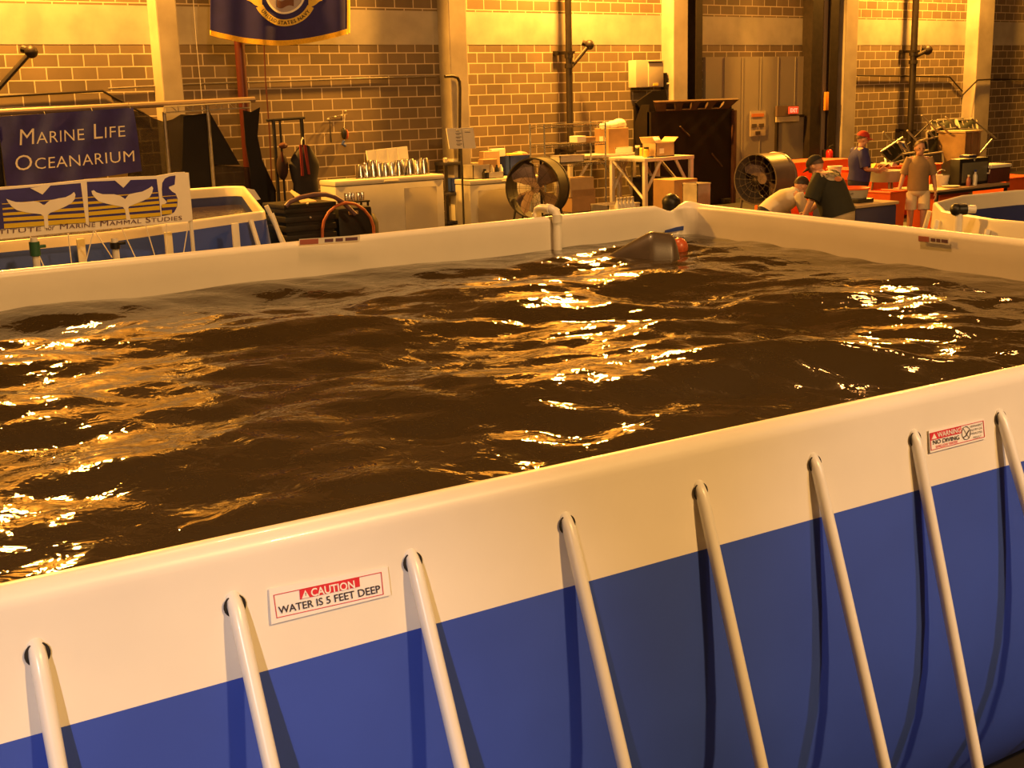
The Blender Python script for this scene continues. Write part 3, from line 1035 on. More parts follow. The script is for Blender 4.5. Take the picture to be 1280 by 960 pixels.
layer(wht, [(40, 265), (65, 253), (100, 280), (170, 300), (300, 300), (370, 318), (425, 355), (470, 300), (540, 285), (620, 270), (690, 235), (730, 208), (744, 230), (735, 280), (700, 340), (620, 380), (540, 410), (470, 440), (460, 460), (488, 595), (440, 598), (425, 480), (400, 445), (320, 430), (220, 410), (130, 385), (80, 340), (50, 300)], 3, q6)
wht.build('whale_tails', WHITEB, b2, world=True, smooth=0)
tm = MB()
def g2s(x0, x1):
    def f(u, v):
        x = lerp(x0, x1, u)
        t = (x + 26.5) / 254
        return pty(x, lerp(294.6, 274.8, t) - v * 7.0, YB2 - .008)
    return f
text_on(tm, 'Institute', g2s(-27, 51.5), small_caps=True, space=1.03)
text_on(tm, 'for', g2s(57.5, 68.5))
text_on(tm, 'Marine Mammal Studies', g2s(75, 227.5), small_caps=True, space=1.03)
tm.build('lettering', PURPLE, b2, world=True, smooth=0)
pr = pty(235.5, 217, YB2 - .0)
MB().tube([pty(233.5, 216, YB2 + .03), pty(243, 330, YB2 + .03), Vector((pty(243, 330, YB2).x, YB2 + .03, 0))], .022, 8).build('post', PVC, b2, world=True)
MB().tube([pty(-40, 240, YB2 + .03), Vector((pty(-40, 240, YB2).x, YB2 + .03, 0))], .022, 8).build('post', PVC, b2, world=True)
for (xa_, ya_), (xb_, yb_) in (((38, 296), (58, 340)), ((85, 292), (90, 335)), ((117, 288), (108, 325)), ((118, 288), (140, 322)), ((152, 285), (172, 328)), ((182, 282), (196, 328)), ((208, 280), (209, 325)), ((236, 276), (228, 325))):
    MB().tube([pty(xa_, ya_, YB2 + .01), pty(xb_, yb_, YB2 + .05)], .006, 5).build('cord', CREAML, b2, world=True)

# ---- valve pipes beside the banner
for px, pt_, pb, m, lab in ((42, 299, 325, GREENV, 'white pipe with green valve in front of the smaller pool below the first whale tail'), (143, 300, 316, BLACK, 'white pipe with black valve in front of the smaller pool below the second whale tail')):
    Yv = 12.45
    tpt = pty(px, pt_ - 2, Yv)
    t = thing('valve_pipe', (tpt.x, Yv, 0), lab, 'pipe')
    MB().tube([(tpt.x, Yv, 0), (tpt.x, Yv, tpt.z)], .035, 12).build('pipe', PVC, t, world=True)
    zb = pty(px, pb - 5, Yv).z
    v = MB().tube([(tpt.x, Yv, zb), (tpt.x, Yv, tpt.z - .04)], .05, 14).build('valve', m, t, world=True)
    MB().box((tpt.x + .05, Yv - .02, (zb + tpt.z) / 2), (.1, .03, .03), bevel=.006).build('valve_handle', m, v, world=True)

# ---- clothes rack with hanging gear
YR = 18.9
xl, xr = X(345, YR, 200), X(380, YR, 200)
zt = Z(362, 148, YR)
rk = thing('clothes_rack', ((xl + xr) / 2, YR, 0), 'black metal rack standing before the block wall with a dark vest hanging on it', 'rack')
for x_, w_ in ((xl, .045), (xr, .05)):
    MB().box((x_, YR, zt / 2), (w_, .05, zt), bevel=.006).build('post', BLACKM, rk, world=True)
    MB().box((x_, YR, .03), (.06, .6, .06), bevel=.01).build('foot', BLACKM, rk, world=True)
MB().tube([(xl - .12, YR, zt - .02), (xr + .06, YR, zt)], .022, 8).build('hanging_bar', BLACKM, rk, world=True)
MB().box((X(353, YR, 200), YR, zt / 2), (.03, .03, zt), bevel=.005).build('brace', BLACKM, rk, world=True)
# vest
Yv = YR - .10
vs = thing('vest', pty(380, 250, Yv), 'black sleeveless vest with red front straps hanging on the black rack', 'vest')
def vest(u, v):
    w = [(0, 8), (.08, 13), (.22, 19), (.34, 19), (.6, 15), (1, 17)]
    for (a, wa), (b, wb) in zip(w, w[1:]):
        if v <= b:
            hw = lerp(wa, wb, (v - a) / (b - a)); break
    a = 2 * math.pi * u
    px = 380.5 + hw * math.cos(a) + (1.5 if v > .6 else 0)
    py = 181 + 78 * v + (5 * abs(math.cos(a)) if v < .3 else 0)
    return pty(px, py, Yv) + Vector((0, .09 * math.sin(a) + .015 * math.sin(14 * u + 5 * v), 0))
MB().grid(vest, 28, 16).build('body', mat('black neoprene', (.018, .013, .015), .7, var=.3, scale=10), vs, world=True, smooth=70)
for off in (0, 1):
    m = MB()
    m.grid(lambda u, v: pty(374.5 + off * 5.5 + 3 * u + 4.2 * v * (.6 + .6 * off), 181 + (39 - off * 2) * v, Yv - .125), 2, 8, (0, .02, 0))
    m.build('red_strap', mat('red webbing', (.22, .022, .015), .7), vs, world=True)
MB().tube([pty(377, 183, Yv), pty(377, 176, Yv), pty(378.5, 172, Yv), pty(380, 174, YR)], .008, 6).build('hanger_hook', CREAML, vs, world=True)
g = thing('life_jacket', pty(353, 222, YR - .1), 'small dark red life jacket bundle on the left post of the black rack', 'life jacket')
MB().ball(pty(353, 208, YR - .12), (.10, .08, .22), 14).build('body', mat('dark red cloth', (.025, .006, .006), .8, var=.4, scale=14), g, world=True)
MB().ball(pty(354, 182, YR - .1), (.08, .05, .05), 10).build('collar', mat('faded red cloth', (.10, .03, .02), .8), g, world=True)
MB().box(pty(353, 196, YR - .2), (.03, .02, .16), bevel=.005).build('buckle_strap', REDP, g, world=True)

# ---- things hung on the wall
YH = 20.88
hr = thing('hook_rail', pty(424, 140, YH), 'thin rail of small shiny hooks on the dark block wall above the white freezer', 'hooks')
MB().tube([pty(409, 150, YH), pty(410, 147, YH), pty(434, 142.5, YH)], .008, 6).build('rail', GALV, hr, world=True)
for px, py in ((410, 149), (419, 146), (427, 144.5), (432, 139)):
    MB().ball(pty(px, py, YH - .04), .022, 10).build('hook', ALU, hr, world=True)
hg = thing('hanging_goggles', pty(431, 172, YH - .05), 'small black and red goggles with blue strap hanging on the wall above the metal pails', 'goggles')
MB().ball(pty(430, 167, YH - .07), (.055, .05, .11), 14).build('lens', BLACK, hg, world=True)
MB().ball(pty(433.5, 168, YH - .05), (.03, .04, .09), 12).build('frame', TERRA, hg, world=True)
MB().tube([pty(430, 176, YH - .05), pty(428, 180, YH - .05), pty(432, 182, YH - .05)], .03, 8).build('strap', BLUEP, hg, world=True)
MB().tube([pty(431, 143, YH - .03), pty(430, 162, YH - .06)], .005, 5).build('cord', CREAML, hg, world=True)
hk = MB().tube([pty(412, 150, YH - .03), pty(413, 166, YH - .04), pty(414, 178, YH - .04)], [.006, .012, .018], 6)
hk.solo('hanging_tool', BLACKM, 'thin dark tool hanging from the left end of the hook rail', 'tool')

# ---- white chest freezers
def freezer(l, r, t, Y, d, label, corner):
    zt = pty((l + r) / 2, t, Y).z
    x0, x1 = X(l, Y, 250), X(r, Y, 250)
    f = thing('chest_freezer', ((x0 + x1) / 2, Y + d / 2, 0), label, 'freezer')
    w = x1 - x0
    MB().box(((x0 + x1) / 2, Y + d / 2, (zt - .1) / 2 + .03), (w, d, zt - .16), bevel=.015).build('body', APPL, f, world=True)
    lid = MB().box(((x0 + x1) / 2, Y + d / 2 - .01, zt - .045), (w + .03, d + .03, .09), bevel=.025).build('lid', APPL, f, world=True)
    MB().box(((x0 + x1) / 2, Y - .03, zt - .06), (.3, .03, .03), bevel=.008).build('lid_handle', APPLP, lid, world=True)
    a, b = corner
    MB().box((lerp(x0, x1, (a + b) / 2), Y - .006, (zt - .1) / 2), (w * (b - a), .012, zt - .32), bevel=.004).build('front_panel', APPLP, f, world=True)
    for px in (x0 + .1, x1 - .1):
        for py in (Y + .08, Y + d - .08):
            MB().lathe([(0, 0), (.035, 0), (.03, .05), (0, .05)], 12, (px, py, 0)).build('foot', BLACK, f, world=True)
    return f, zt
fz, ZF1 = freezer(420, 555, 222, 19.75, .58, 'long white chest freezer topped with a row of metal pails', (.62, .93))
fz2, ZF2 = freezer(588, 680, 222, 19.9, .7, 'white chest freezer crowded with boxes behind the large drum fan', (.1, .9))

# leaning white board and metal pails on the first freezer
YB = 20.25
bd = thing('whiteboard', pty(484, 205, YB), 'white four-panel board leaning on the wall behind the metal pails', 'board')
pixpoly(MB(), [(458, 188.5), (509, 183), (513, 217.5), (463, 222.5)], YB, .03).build('panel', PAPER, bd, world=True, smooth=0)
m = MB()
for k in range(1, 4):
    px = 458 + 51 * k / 4
    py = 188.5 - 5.5 * k / 4
    m.tube([pty(px, py, YB - .004), pty(px + 3.5, py + 30, YB - .004)], .006, 5)
m.build('panel_seam', DIRTY, bd, world=True)
pails = [(451, 215, 0), (458.5, 213.5, 1), (466.5, 212.5, 1.15), (474, 212, 1), (482, 213, .95), (490, 212.5, .95), (499, 211, 1.05), (507, 209.5, 1.1), (512.5, 209, 1.1), (522, 209, .98), (530, 208, 1.1)]
proto = None
for i, (px, py, sc) in enumerate(pails):
    sc = sc or .9
    Yp = 20.0 + .09 * (i % 2)
    p = pty(px, 222, Yp)
    tilt = [.05, -.04, .08, -.06, .03, .07, .12, -.05, .02, -.14, -.2][i]
    t = thing('metal_pail', (p.x, Yp, ZF1), '%s shiny metal pail from the left in the row on the white freezer' % ORD[i], 'pail', rz=i * .7, group='metal pails on the freezer')
    if proto is None:
        b = MB().lathe([(0, 0.002), (.098, 0.002), (.102, .0), (.078, .25), (.07, .262), (0, .265)], 22).build('body', STEEL, t)
        r = MB().lathe([(.100, 0), (.108, .004), (.108, .012), (.1, .016)], 22).build('rim', STEEL, t)
        h = MB().tube([(.1, 0, .02), (.13, 0, .08), (.11, .03, .13), (.09, .02, .17)], .004, 6).build('handle', CHROME, t)
        proto = [b, r, h]
    else:
        for q in proto:
            c = q.copy(); COL.objects.link(c); c.parent = t
    t.scale = (sc, sc, sc * 1.05)

# ---- black slatted crate with hoses
Yk = 16.3
kx0, kx1 = X(356, Yk, 270), X(420, Yk, 270)
kz = Z(385, 256, Yk)
ck = thing('slatted_crate', ((kx0 + kx1) / 2, Yk, 0), 'black slatted plastic crate with hoses draped over it beside the smaller pool', 'crate')
MB().box(((kx0 + kx1) / 2, Yk + .35, kz / 2), (kx1 - kx0 - .05, .65, kz - .02)).build('inner_shell', BLACK, ck, world=True)
for k in range(8):
    z = kz * (k + .5) / 8
    MB().box(((kx0 + kx1) / 2, Yk + .35, z), (kx1 - kx0, .70, kz / 8 * .62), bevel=.008).build('slat', BLACKM, ck, world=True)
MB().box(((kx0 + kx1) / 2, Yk + .35, kz - .01), (kx1 - kx0 + .02, .73, .06), bevel=.01).build('top_rim', BLACKM, ck, world=True)
for px, py in ((384, 255), (388, 272)):
    MB().ball(pty(px, py, Yk - .01), .02, 8).build('clip', ALU, ck, world=True)
Yq = 16.5
qx0, qx1 = X(424, Yq, 270), X(474, Yq, 270)
qz = Z(445, 259, Yq)
pb = thing('pump_box', ((qx0 + qx1) / 2, Yq, 0), 'black pump housing with rounded shoulder right of the slatted crate', 'pump')
MB().box(((qx0 + qx1) / 2 - .05, Yq + .3, qz / 2), (qx1 - qx0 - .1, .55, qz), bevel=.05).build('housing', BLACK, pb, world=True)
MB().lathe([(0, 0), (.22, 0), (.22, qz * .72), (.16, qz * .85), (0, qz * .88)], 20, (qx1 - .1, Yq + .3, 0)).build('motor', BLACKM, pb, world=True)
MB().box(((qx0 + qx1) / 2 - .1, Yq - .005, qz - .08), (.16, .02, .05), bevel=.005).build('badge', WOOD, pb, world=True)
hz = lambda pix, Y: [pty(x, y, Y) for x, y in pix]
MB().tube(hz([(403, 300), (403, 287), (405, 276), (411, 265), (421, 257), (432, 253.5), (444, 255), (455, 262), (463, 272), (467, 283), (468, 300)], 16.1), .022, 8).solo('hose', HOSEO, 'orange hose looped in a hoop before the black pump', 'hose', smooth=70)
MB().tube(hz([(357, 258), (362, 252.5), (375, 247), (392, 243.5), (407, 243), (418, 246), (428, 252), (436, 260), (444, 268)], 16.15), .035, 8).solo('hose', HOSEP, 'mauve grey hose lying over the top of the black slatted crate', 'hose', smooth=70)
bx = thing('cardboard_piece', pty(380, 255, Yk + .3), 'torn tan cardboard piece lying on top of the black slatted crate', 'cardboard')
pp = [Vector((pty(x, 250, Yk + .3).x, Yk + dy, kz + .02 + h)) for x, dy, h in ((370, .15, 0), (392, .2, 0), (388, .5, .04), (375, .55, .16), (369, .45, .14))]
MB().prism(pp, (0, .01, .012)).build('sheet', CARDL, bx, world=True, smooth=0)
# a row of small tins in front of the freezer
for i, (px, py) in enumerate(((433, 249), (437, 247.5), (441, 246.5), (448, 246), (453, 245.5))):
    p = pty(px, py, 19.3)
    if i == 0:
        st = thing('wire_stand', (p.x + .1, 19.3, 0), 'low shelf stand with small shiny tins before the white freezer', 'stand')
        sx0, sx1 = X(428, 19.3, 250), X(459, 19.3, 250)
        zz = Z(443, 251, 19.3)
        MB().box(((sx0 + sx1) / 2, 19.35, zz - .015), (sx1 - sx0, .3, .03), bevel=.006).build('shelf', BLACKM, st, world=True)
        for a in (sx0 + .03, sx1 - .03):
            for b in (19.23, 19.47):
                MB().box((a, b, zz / 2 - .015), (.03, .03, zz - .03)).build('leg', BLACKM, st, world=True, smooth=0)
    t = thing('tin', (p.x, 19.3, zz), '%s small shiny tin from the left on the low stand before the freezer' % ORD[i], 'tin', group='small tins before the freezer')
    MB().lathe([(0, 0), (.035, 0), (.035, .13), (.03, .14), (0, .142)], 14).build('body', STEEL, t)
    MB().lathe([(.035, .128), (.039, .132), (.036, .142)], 14).build('lid', CHROME, t)

# ---- whiteboard on a stand and dark cart
Yw = 19.6
ws_ = thing('sign_board', (X(577, Yw, 190), Yw, 0), 'tilted white board with faint handwriting before the concrete column', 'sign')
pixpoly(MB(), [(558, 160.5), (591.5, 159.5), (595, 185.5), (562, 186)], Yw, .02).build('panel', PAPER, ws_, world=True, smooth=0)
m = MB()
for k in range(5):
    y = 162.5 + 4.4 * k
    m.tube([pty(569 + .4 * k, y, Yw - .004), pty(576 + .4 * k, y - .2, Yw - .004)], .005, 4)
    m.tube([pty(570 + .4 * k, y + 1.6, Yw - .004), pty(574 + .4 * k, y + 1.5, Yw - .004)], .004, 4)
m.tube([pty(577, 161, Yw - .004), pty(580, 185, Yw - .004)], .004, 4)
for y in (163, 165.5):
    m.tube([pty(581, y, Yw - .004), pty(588, y - .2, Yw - .004)], .005, 4)
m.build('handwriting', INK, ws_, world=True)
xp = X(577, Yw + .05, 190)
MB().tube([(xp, Yw + .06, 0), (xp, Yw + .06, pty(577, 170, Yw).z)], .02, 8).build('stand_pole', BLACKM, ws_, world=True)
MB().box((xp, Yw + .05, .02), (.4, .4, .04), bevel=.01).build('stand_foot', BLACKM, ws_, world=True)
Yc = 20.38
cx0, cx1 = X(557, Yc, 210), X(578, Yc, 210)
zc = Z(562, 203, Yc)
ct = thing('utility_cart', ((cx0 + cx1) / 2, Yc, 0), 'dark utility cart between the two white freezers', 'cart')
for z in (zc, zc * .55, .15):
    MB().box(((cx0 + cx1) / 2, Yc + .2, z - .03), (cx1 - cx0, .4, .06), bevel=.01).build('tray', mat('dark slate plastic', (.04, .035, .04), .5), ct, world=True)
for a in (cx0 + .03, cx1 - .03):
    for b in (Yc + .03, Yc + .37):
        MB().box((a, b, zc / 2), (.04, .04, zc - .04)).build('post', BLACKM, ct, world=True, smooth=0)
MB().box(((cx0 + cx1) / 2 + .06, Yc + .15, zc * .55 + .14), (.22, .22, .26), bevel=.02).solo('storage_bin', BLUEP, 'dark blue bin on the middle tray of the dark cart', 'bin')
MB().box((X(568, Yc + .2, 199), Yc + .2, zc + .018), (.2, .22, .035), bevel=.006).box((X(568, Yc + .2, 199) + .01, Yc + .2, zc + .046), (.19, .2, .02), bevel=.004).solo('paper_stack', PAPER, 'stack of white papers on top of the dark cart', 'paper')
MB().lathe([(0, 0), (.04, 0), (.045, .07), (.03, .09), (0, .09)], 14, (cx0 + .06, Yc + .1, zc)).solo('cup', DIRTY, 'pale cup on the left end of the dark cart', 'cup')

# ---- clutter on the second freezer
def crate(name, px, pxr, t, z0, Y, d, m, label, cat, rim=True, open_=True, group=None):
    n = 200
    x0, x1 = X(px, Y, n), X(pxr, Y, n)
    zt = pty((px + pxr) / 2, t, Y).z
    o = thing(name, ((x0 + x1) / 2, Y + d / 2, z0), label, cat, group=group)
    w, h = x1 - x0, zt - z0
    a = MB()
    if open_:
        th = .012
        a.box((0, 0, .008), (w, d, .016))
        a.box((-w / 2 + th / 2, 0, h / 2), (th, d, h)).box((w / 2 - th / 2, 0, h / 2), (th, d, h))
        a.box((0, -d / 2 + th / 2, h / 2), (w, th, h)).box((0, d / 2 - th / 2, h / 2), (w, th, h))
    else:
        a.box((0, 0, h / 2), (w, d, h), bevel=min(.012, h / 5))
    a.build('body', m, o, smooth=0)
    if rim:
        r = MB()
        for sx in (-1, 1):
            r.box((sx * (w / 2), 0, h - .012), (.02, d + .02, .024))
            r.box((0, sx * (d / 2), h - .012), (w + .02, .02, .024))
        r.build('rim', m, o, smooth=0)
    return o, (x0, x1, zt)
Yt = 20.0
crate('storage_bin', 591, 612, 206, ZF2, 20.05, .4, DIRTY, 'long white bin at the left end of the cluttered freezer', 'bin')
o, _ = crate('book', 590, 612, 203, ZF2 + .02, 20.48, .2, CARDL, 'stacked pale boxes at the wall behind the long white bin', 'boxes', rim=False, open_=False)
o['category'] = 'box'; o.name = 'flat_box'
crate('small_box', 606, 625, 189, ZF2, 20.42, .2, CARDL, 'upright pale carton at the back of the cluttered freezer', 'box', rim=False, open_=False)
crate('small_box', 604, 622, 199, ZF2, 20.12, .18, CARD, 'orange-brown carton in the middle of the cluttered freezer', 'box', rim=False, open_=False)
crate('white_basket', 610, 629, 215, ZF2, 19.93, .22, TABW, 'low white basket at the front of the cluttered freezer', 'basket')
MB().lathe([(0, 0), (.05, 0), (.055, .12), (.03, .15), (.03, .19), (0, .19)], 14, (X(606, 19.98, 216), 19.98, ZF2)).solo('bottle', BLACK, 'small dark bottle beside the low white basket', 'bottle')
for k, (px, m_) in enumerate(((615, DIRTY), (621, BLACK), (626, PAPER))):
    MB().lathe([(0, 0), (.04, 0), (.042, .16), (.02, .2), (.02, .23), (0, .23)], 12, (X(px, 20.04, 210), 20.04, ZF2 + .02)).solo('bottle', m_, '%s bottle standing in the low white basket' % ('pale left', 'black middle', 'white right')[k], 'bottle')
crate('papers', 616, 632, 186, ZF2 + .38, 20.45, .15, PAPER, 'white carton stacked on the upright pale carton', 'box', rim=False, open_=False)
MB().box((X(604, 20.1, 202), 20.3, ZF2 + .09), (.35, .18, .18), bevel=.02).solo('small_case', BLUEP, 'small blue case behind the orange-brown carton', 'case')
o, (x0, x1, zt) = crate('storage_bin', 637, 662, 194, ZF2, 20.3, .35, BLUEP, 'blue bin with red items at the wall left of the shelf rack', 'bin')
MB().ball(((x0 + x1) / 2 + .12, 20.47, zt), (.2, .12, .07), 12).solo('red_cloth', mat('red rag', (.3, .05, .03), .8, color2=(.6, .4, .25), scale=9), 'red and white rag heaped in the blue bin', 'cloth')
MB().box(((x0 + x1) / 2 - .05, 20.42, zt + .0), (.3, .2, .08), bevel=.02).solo('yellow_pad', GOLD, 'yellow pad lying in the blue bin', 'pad')

# ---- drum fans
def drum_fan(c, ax, R, L, md, mb_, label, bl, base=True, back=False):
    ax = Vector(ax).normalized()
    t = thing('drum_fan', (c.x, c.y, 0), label, 'fan')
    MB().lathe([(R * .97, -L / 2), (R * .985, -L / 2), (R * 1.02, -L / 2), (R * 1.02, -L / 2 + .04), (R, -L / 2 + .05), (R, L / 2 - .05), (R * 1.02, L / 2 - .04), (R * 1.02, L / 2), (R * .97, L / 2), (R * .97, -L / 2)], 40, c, ax).build('drum', md, t, world=True)
    hub = MB().lathe([(0, -.12), (.07, -.12), (.09, -.08), (.09, .1), (0, .1)], 18, c, ax).build('hub', mb_, t, world=True)
    u = ax.cross(Vector((0, 0, 1))).normalized()
    v = u.cross(ax)
    for k in range(bl):
        a = math.radians(45) + 2 * math.pi * k / bl
        d = u * math.cos(a) + v * math.sin(a)
        e = ax.cross(d)
        def blade(p, q):
            r = lerp(.07, R * .93, p)
            w = lerp(.12, .46 * R / .5, min(1, p * 1.4)) * (1 - .25 * max(0, p - .7) / .3)
            tw = lerp(.9, .42, p)
            s_ = (q - .5) * w
            return c + d * r + e * (s_ * math.cos(tw)) + ax * (s_ * math.sin(tw) + .02)
        MB().grid(blade, 10, 6, ax * .006).build('blade', mb_, t, world=True, smooth=70)
    for side in (1, -1):
        gm = MB()
        for rr in ([.25, .5, .75, .97] if side == 1 else [.5, .97]):
            gm.tube([c + ax * (side * (L / 2 - .01)) + (u * math.cos(2 * math.pi * k / 36) + v * math.sin(2 * math.pi * k / 36)) * R * rr for k in range(36)], .0025, 5, closed=True)
        for k in range(8):
            a = math.pi * k / 8
            d = u * math.cos(a) + v * math.sin(a)
            gm.tube([c + ax * (side * (L / 2 - .01)) - d * R * .97, c + ax * (side * (L / 2 - .01)) + d * R * .97], .0025, 5)
        gm.build('guard', md, t, world=True)
    if back:
        MB().lathe([(0, -L / 2 + .03), (R * .96, -L / 2 + .03), (R * .96, -L / 2 + .05), (0, -L / 2 + .05)], 32, c, ax).build('back_plate', mat('dark red brown steel', (.05, .022, .018), .6), t, world=True)
    # motor bar and stand
    MB().tube([c - ax * .16 - v * R * .98, c - ax * .16 + v * R * .98], .025, 8).build('motor_bar', md, t, world=True)
    if base:
        lo = c.z - R
        fm = MB()
        for s_ in (-1, 1):
            for q in (-1, 1):
                fm.tube([c + u * (s_ * R * .7) - v * R * .72 + ax * (q * L * .4), Vector((c.x, c.y, .03)) + u * (s_ * R * .85) + ax.to_2d().to_3d().normalized() * (q * L * .5)], .02, 8)
        fm.build('stand', md, t, world=True)
    return t
def fdir(a):
    """direction toward the camera turned by a degrees (positive: turned to the left)"""
    v = Vector((-.56, -.83, 0)).normalized()
    r = math.radians(a)
    return Vector((v.x * math.cos(r) + v.y * math.sin(r), -v.x * math.sin(r) + v.y * math.cos(r), 0))
fc = pty(672, 234.5, 17.6)
dep = (fc - CPOS).dot(_f)
drum_fan(fc, fdir(28), 37 * dep / FPX, .42, DRUM, BLADE, 'big black drum fan standing before the cluttered white freezer', 4)
fc2 = pty(957, 223, 14.6)
dep = (fc2 - CPOS).dot(_f)
drum_fan(fc2, fdir(47), 31 * dep / FPX, .62, DRUMB, BLADE, 'grey-brown drum fan standing left of the person in the cream shirt', 2, back=True)

# ---- chrome wire shelf rack
Ya, Yb = 18.95, 19.4
x0, x1 = X(681, Ya, 200), X(757, Ya, 200)
sr = thing('wire_shelf_rack', ((x0 + x1) / 2, (Ya + Yb) / 2, 0), 'chrome wire shelf rack behind the black drum fan, before the bright block wall', 'shelf')
ztop = Z(690, 156.5, Ya)
for x_ in (x0, x1):
    for y_ in (Ya, Yb):
        MB().tube([(x_, y_, 0), (x_, y_, ztop + .03)], .016, 8).build('post', mat('blued chrome', (.45, .5, .62), .25, .9), sr, world=True)
levels = [ztop, Z(690, 181, Ya), Z(690, 206, Ya), .25]
for z in levels:
    m = MB()
    m.tube([(x0, Ya, z), (x1, Ya, z), (x1, Yb, z), (x0, Yb, z)], .010, 6, closed=True)
    m.tube([(x0, Ya, z - .05), (x1, Ya, z - .05), (x1, Yb, z - .05), (x0, Yb, z - .05)], .006, 5, closed=True)
    n = 26
    for k in range(n + 1):
        xx = lerp(x0, x1, k / n)
        m.tube([(xx, Ya, z - .05), (lerp(x0, x1, min(1, (k + .5) / n)), Ya, z), (xx, Yb, z)], .004, 4)
    m.build('wire_shelf', CHROME, sr, world=True)
crate('white_tub', 700, 730, 194, levels[2] + .012, 18.98, .3, TABW, 'white tub of small items on the lower wire shelf', 'tub')
o, _ = crate('small_box', 722, 733, 170, levels[1] + .012, 19.05, .25, PAPER, 'white carton on the second wire shelf of the chrome rack', 'box', rim=False, open_=False)
crate('dark_box', 733, 745, 171, levels[1] + .012, 19.05, .25, CARD, 'brown carton beside the white one on the second wire shelf', 'box', rim=False, open_=False)
crate('carton', 712, 742, 222, levels[3] + .3, 18.98, .35, CARDL, 'upper tan carton low in the chrome shelf rack', 'box', rim=False, open_=False)
crate('carton', 714, 744, 236, levels[3] + .012, 18.98, .38, CARD, 'lower brown carton on the bottom wire shelf', 'box', rim=False, open_=False)

# ---- white work tables
def work_table(l, r, t, Y, d, label, legpx=None):
    x0, x1 = X(l, Y, t), X(r, Y, t)
    zt = pty((l + r) / 2, t, Y).z
    o = thing('work_table', ((x0 + x1) / 2, Y + d / 2, 0), label, 'table')
    MB().box(((x0 + x1) / 2, Y + d / 2, zt - .035), (x1 - x0, d, .07), bevel=.008).build('table_top', TABW, o, world=True)
    for xx in (x0 + .05, x1 - .05):
        for yy in (Y + .05, Y + d - .05):
            MB().box((xx, yy, (zt - .07) / 2), (.08, .08, zt - .07), bevel=.006).build('leg', TABW, o, world=True)
    w = x1 - x0
    for yy in (Y + .05, Y + d - .05):
        for s_ in (0, 1):
            xa_ = x0 + .09 if s_ == 0 else x1 - .09
            xb_ = xa_ + (w * .28 if s_ == 0 else -w * .28)
            MB().tube([(xa_, yy, zt * .48), (xb_, yy, zt - .07)], .032, 6).build('brace', TABW, o, world=True)
    for xx in (x0 + .05, x1 - .05):
        MB().tube([(xx, Y + .09, zt * .35), (xx, Y + d - .09, zt - .08)], .03, 6).build('brace', TABW, o, world=True)
    return o, (x0, x1, zt)
t1, (tx0, tx1, TZ1) = work_table(806, 868, 196, 18.5, 1.1, 'white work table with diagonal braces left of the dark hopper')
t2, (ux0, ux1, TZ2) = work_table(712, 796, 193, 19.65, .55, 'white work table behind the shelf rack carrying the big cardboard box')

def open_carton(px, pxr, t, Y, d, z0, label, flaps=True, m=CARD, name='cardboard_box'):
    o, (a, b, zt) = crate(name, px, pxr, t, z0, Y, d, m, label, 'box', rim=False, open_=True)
    w, h = b - a, zt - z0
    if flaps:
        for sx, ang in ((-1, .5), (1, .9)):
            MB().box((sx * (w / 2 + .05), 0, h + .05), (.006, d, .14), rot=Matrix.Rotation(sx * ang, 3, 'Y')).build('flap', CARDL, o, smooth=0)
        MB().box((0, d / 2 + .03, h + .05), (w, .006, .13), rot=Matrix.Rotation(-.5, 3, 'X')).build('flap', CARDL, o, smooth=0)
    return o, (a, b, zt)
o, bb = crate('cardboard_box', 761, 786, 160, TZ2, 19.7, .45, CARD, 'large closed cardboard box on the table behind the shelf rack', 'box', rim=False, open_=False)
MB().box((-(bb[1] - bb[0]) / 2 - .004, 0, .3), (.006, .12, .1)).build('sticker', PAPER, o, smooth=0)
zb = bb[2]
bag = MB()
for k, (dx, dz, r_) in enumerate(((-.2, .05, .1), (0, .06, .11), (.18, .09, .12), (.25, .05, .09))):
    bag.ball(((bb[0] + bb[1]) / 2 + dx, 19.9, zb + dz), (r_ * 1.3, r_, r_ * .8), 12)
bag.solo('plastic_bag', PAPER, 'crumpled white bag lying on the large cardboard box', 'bag')
crate('tray_box', 770, 791, 184, TZ2 + .0, 19.68, .4, PAPER, 'white tray box in front of the large cardboard box', 'box', rim=True, open_=False)
ob, obb = open_carton(820, 843, 178, 18.62, .4, TZ1, 'open cardboard box with raised flaps on the braced table', m=CARDL)
MB().box((-.1, -.205, .12), (.12, .006, .1)).build('sticker', PAPER, ob, smooth=0)
MB().ball(((obb[0] + obb[1]) / 2 - .1, 18.8, obb[2] + .03), (.12, .1, .08), 10).solo('paper_wad', PAPER, 'crumpled paper sticking out of the open cardboard box', 'paper')
jars = [(808, 18.75, YELP), (809, 19.05, BLACK), (816, 18.8, YELP), (803, 19.3, YELP), (812, 19.4, PAPER), (797, 19.45, BLACK)]
for k, (px, Y, m_) in enumerate(jars):
    xx = max(X(px, Y, 186), tx0 + .1)
    lab = ['yellow jar at the front of the jars left of the open cardboard box', 'dark jar behind the front yellow jar on the braced table', 'yellow jar touching the open cardboard box', 'yellow jar at the back left of the jars', 'white jar at the back of the jars', 'dark jar farthest back on the braced table'][k]
    t = thing('jar', (xx, Y, TZ1), lab, 'jar', group='jars on the braced table')
    MB().lathe([(0, 0), (.055, 0), (.06, .02), (.06, .15), (.045, .17), (0, .17)], 16).build('body', m_, t)
    MB().lathe([(.05, .168), (.052, .205), (0, .207)], 16).build('lid', BLACK if m_ is not BLACK else PAPER, t)
MB().prism([(X(805, 18.75, 195) + .05, 18.53, TZ1 + .001), (X(815, 18.55, 195), 18.54, TZ1 + .001), (X(813, 18.65, 195), 18.66, TZ1 + .001), (X(806, 18.65, 195) + .05, 18.64, TZ1 + .001)], (0, 0, .02)).solo('folder', BLUEP, 'blue folder lying on the near left corner of the braced table', 'folder')
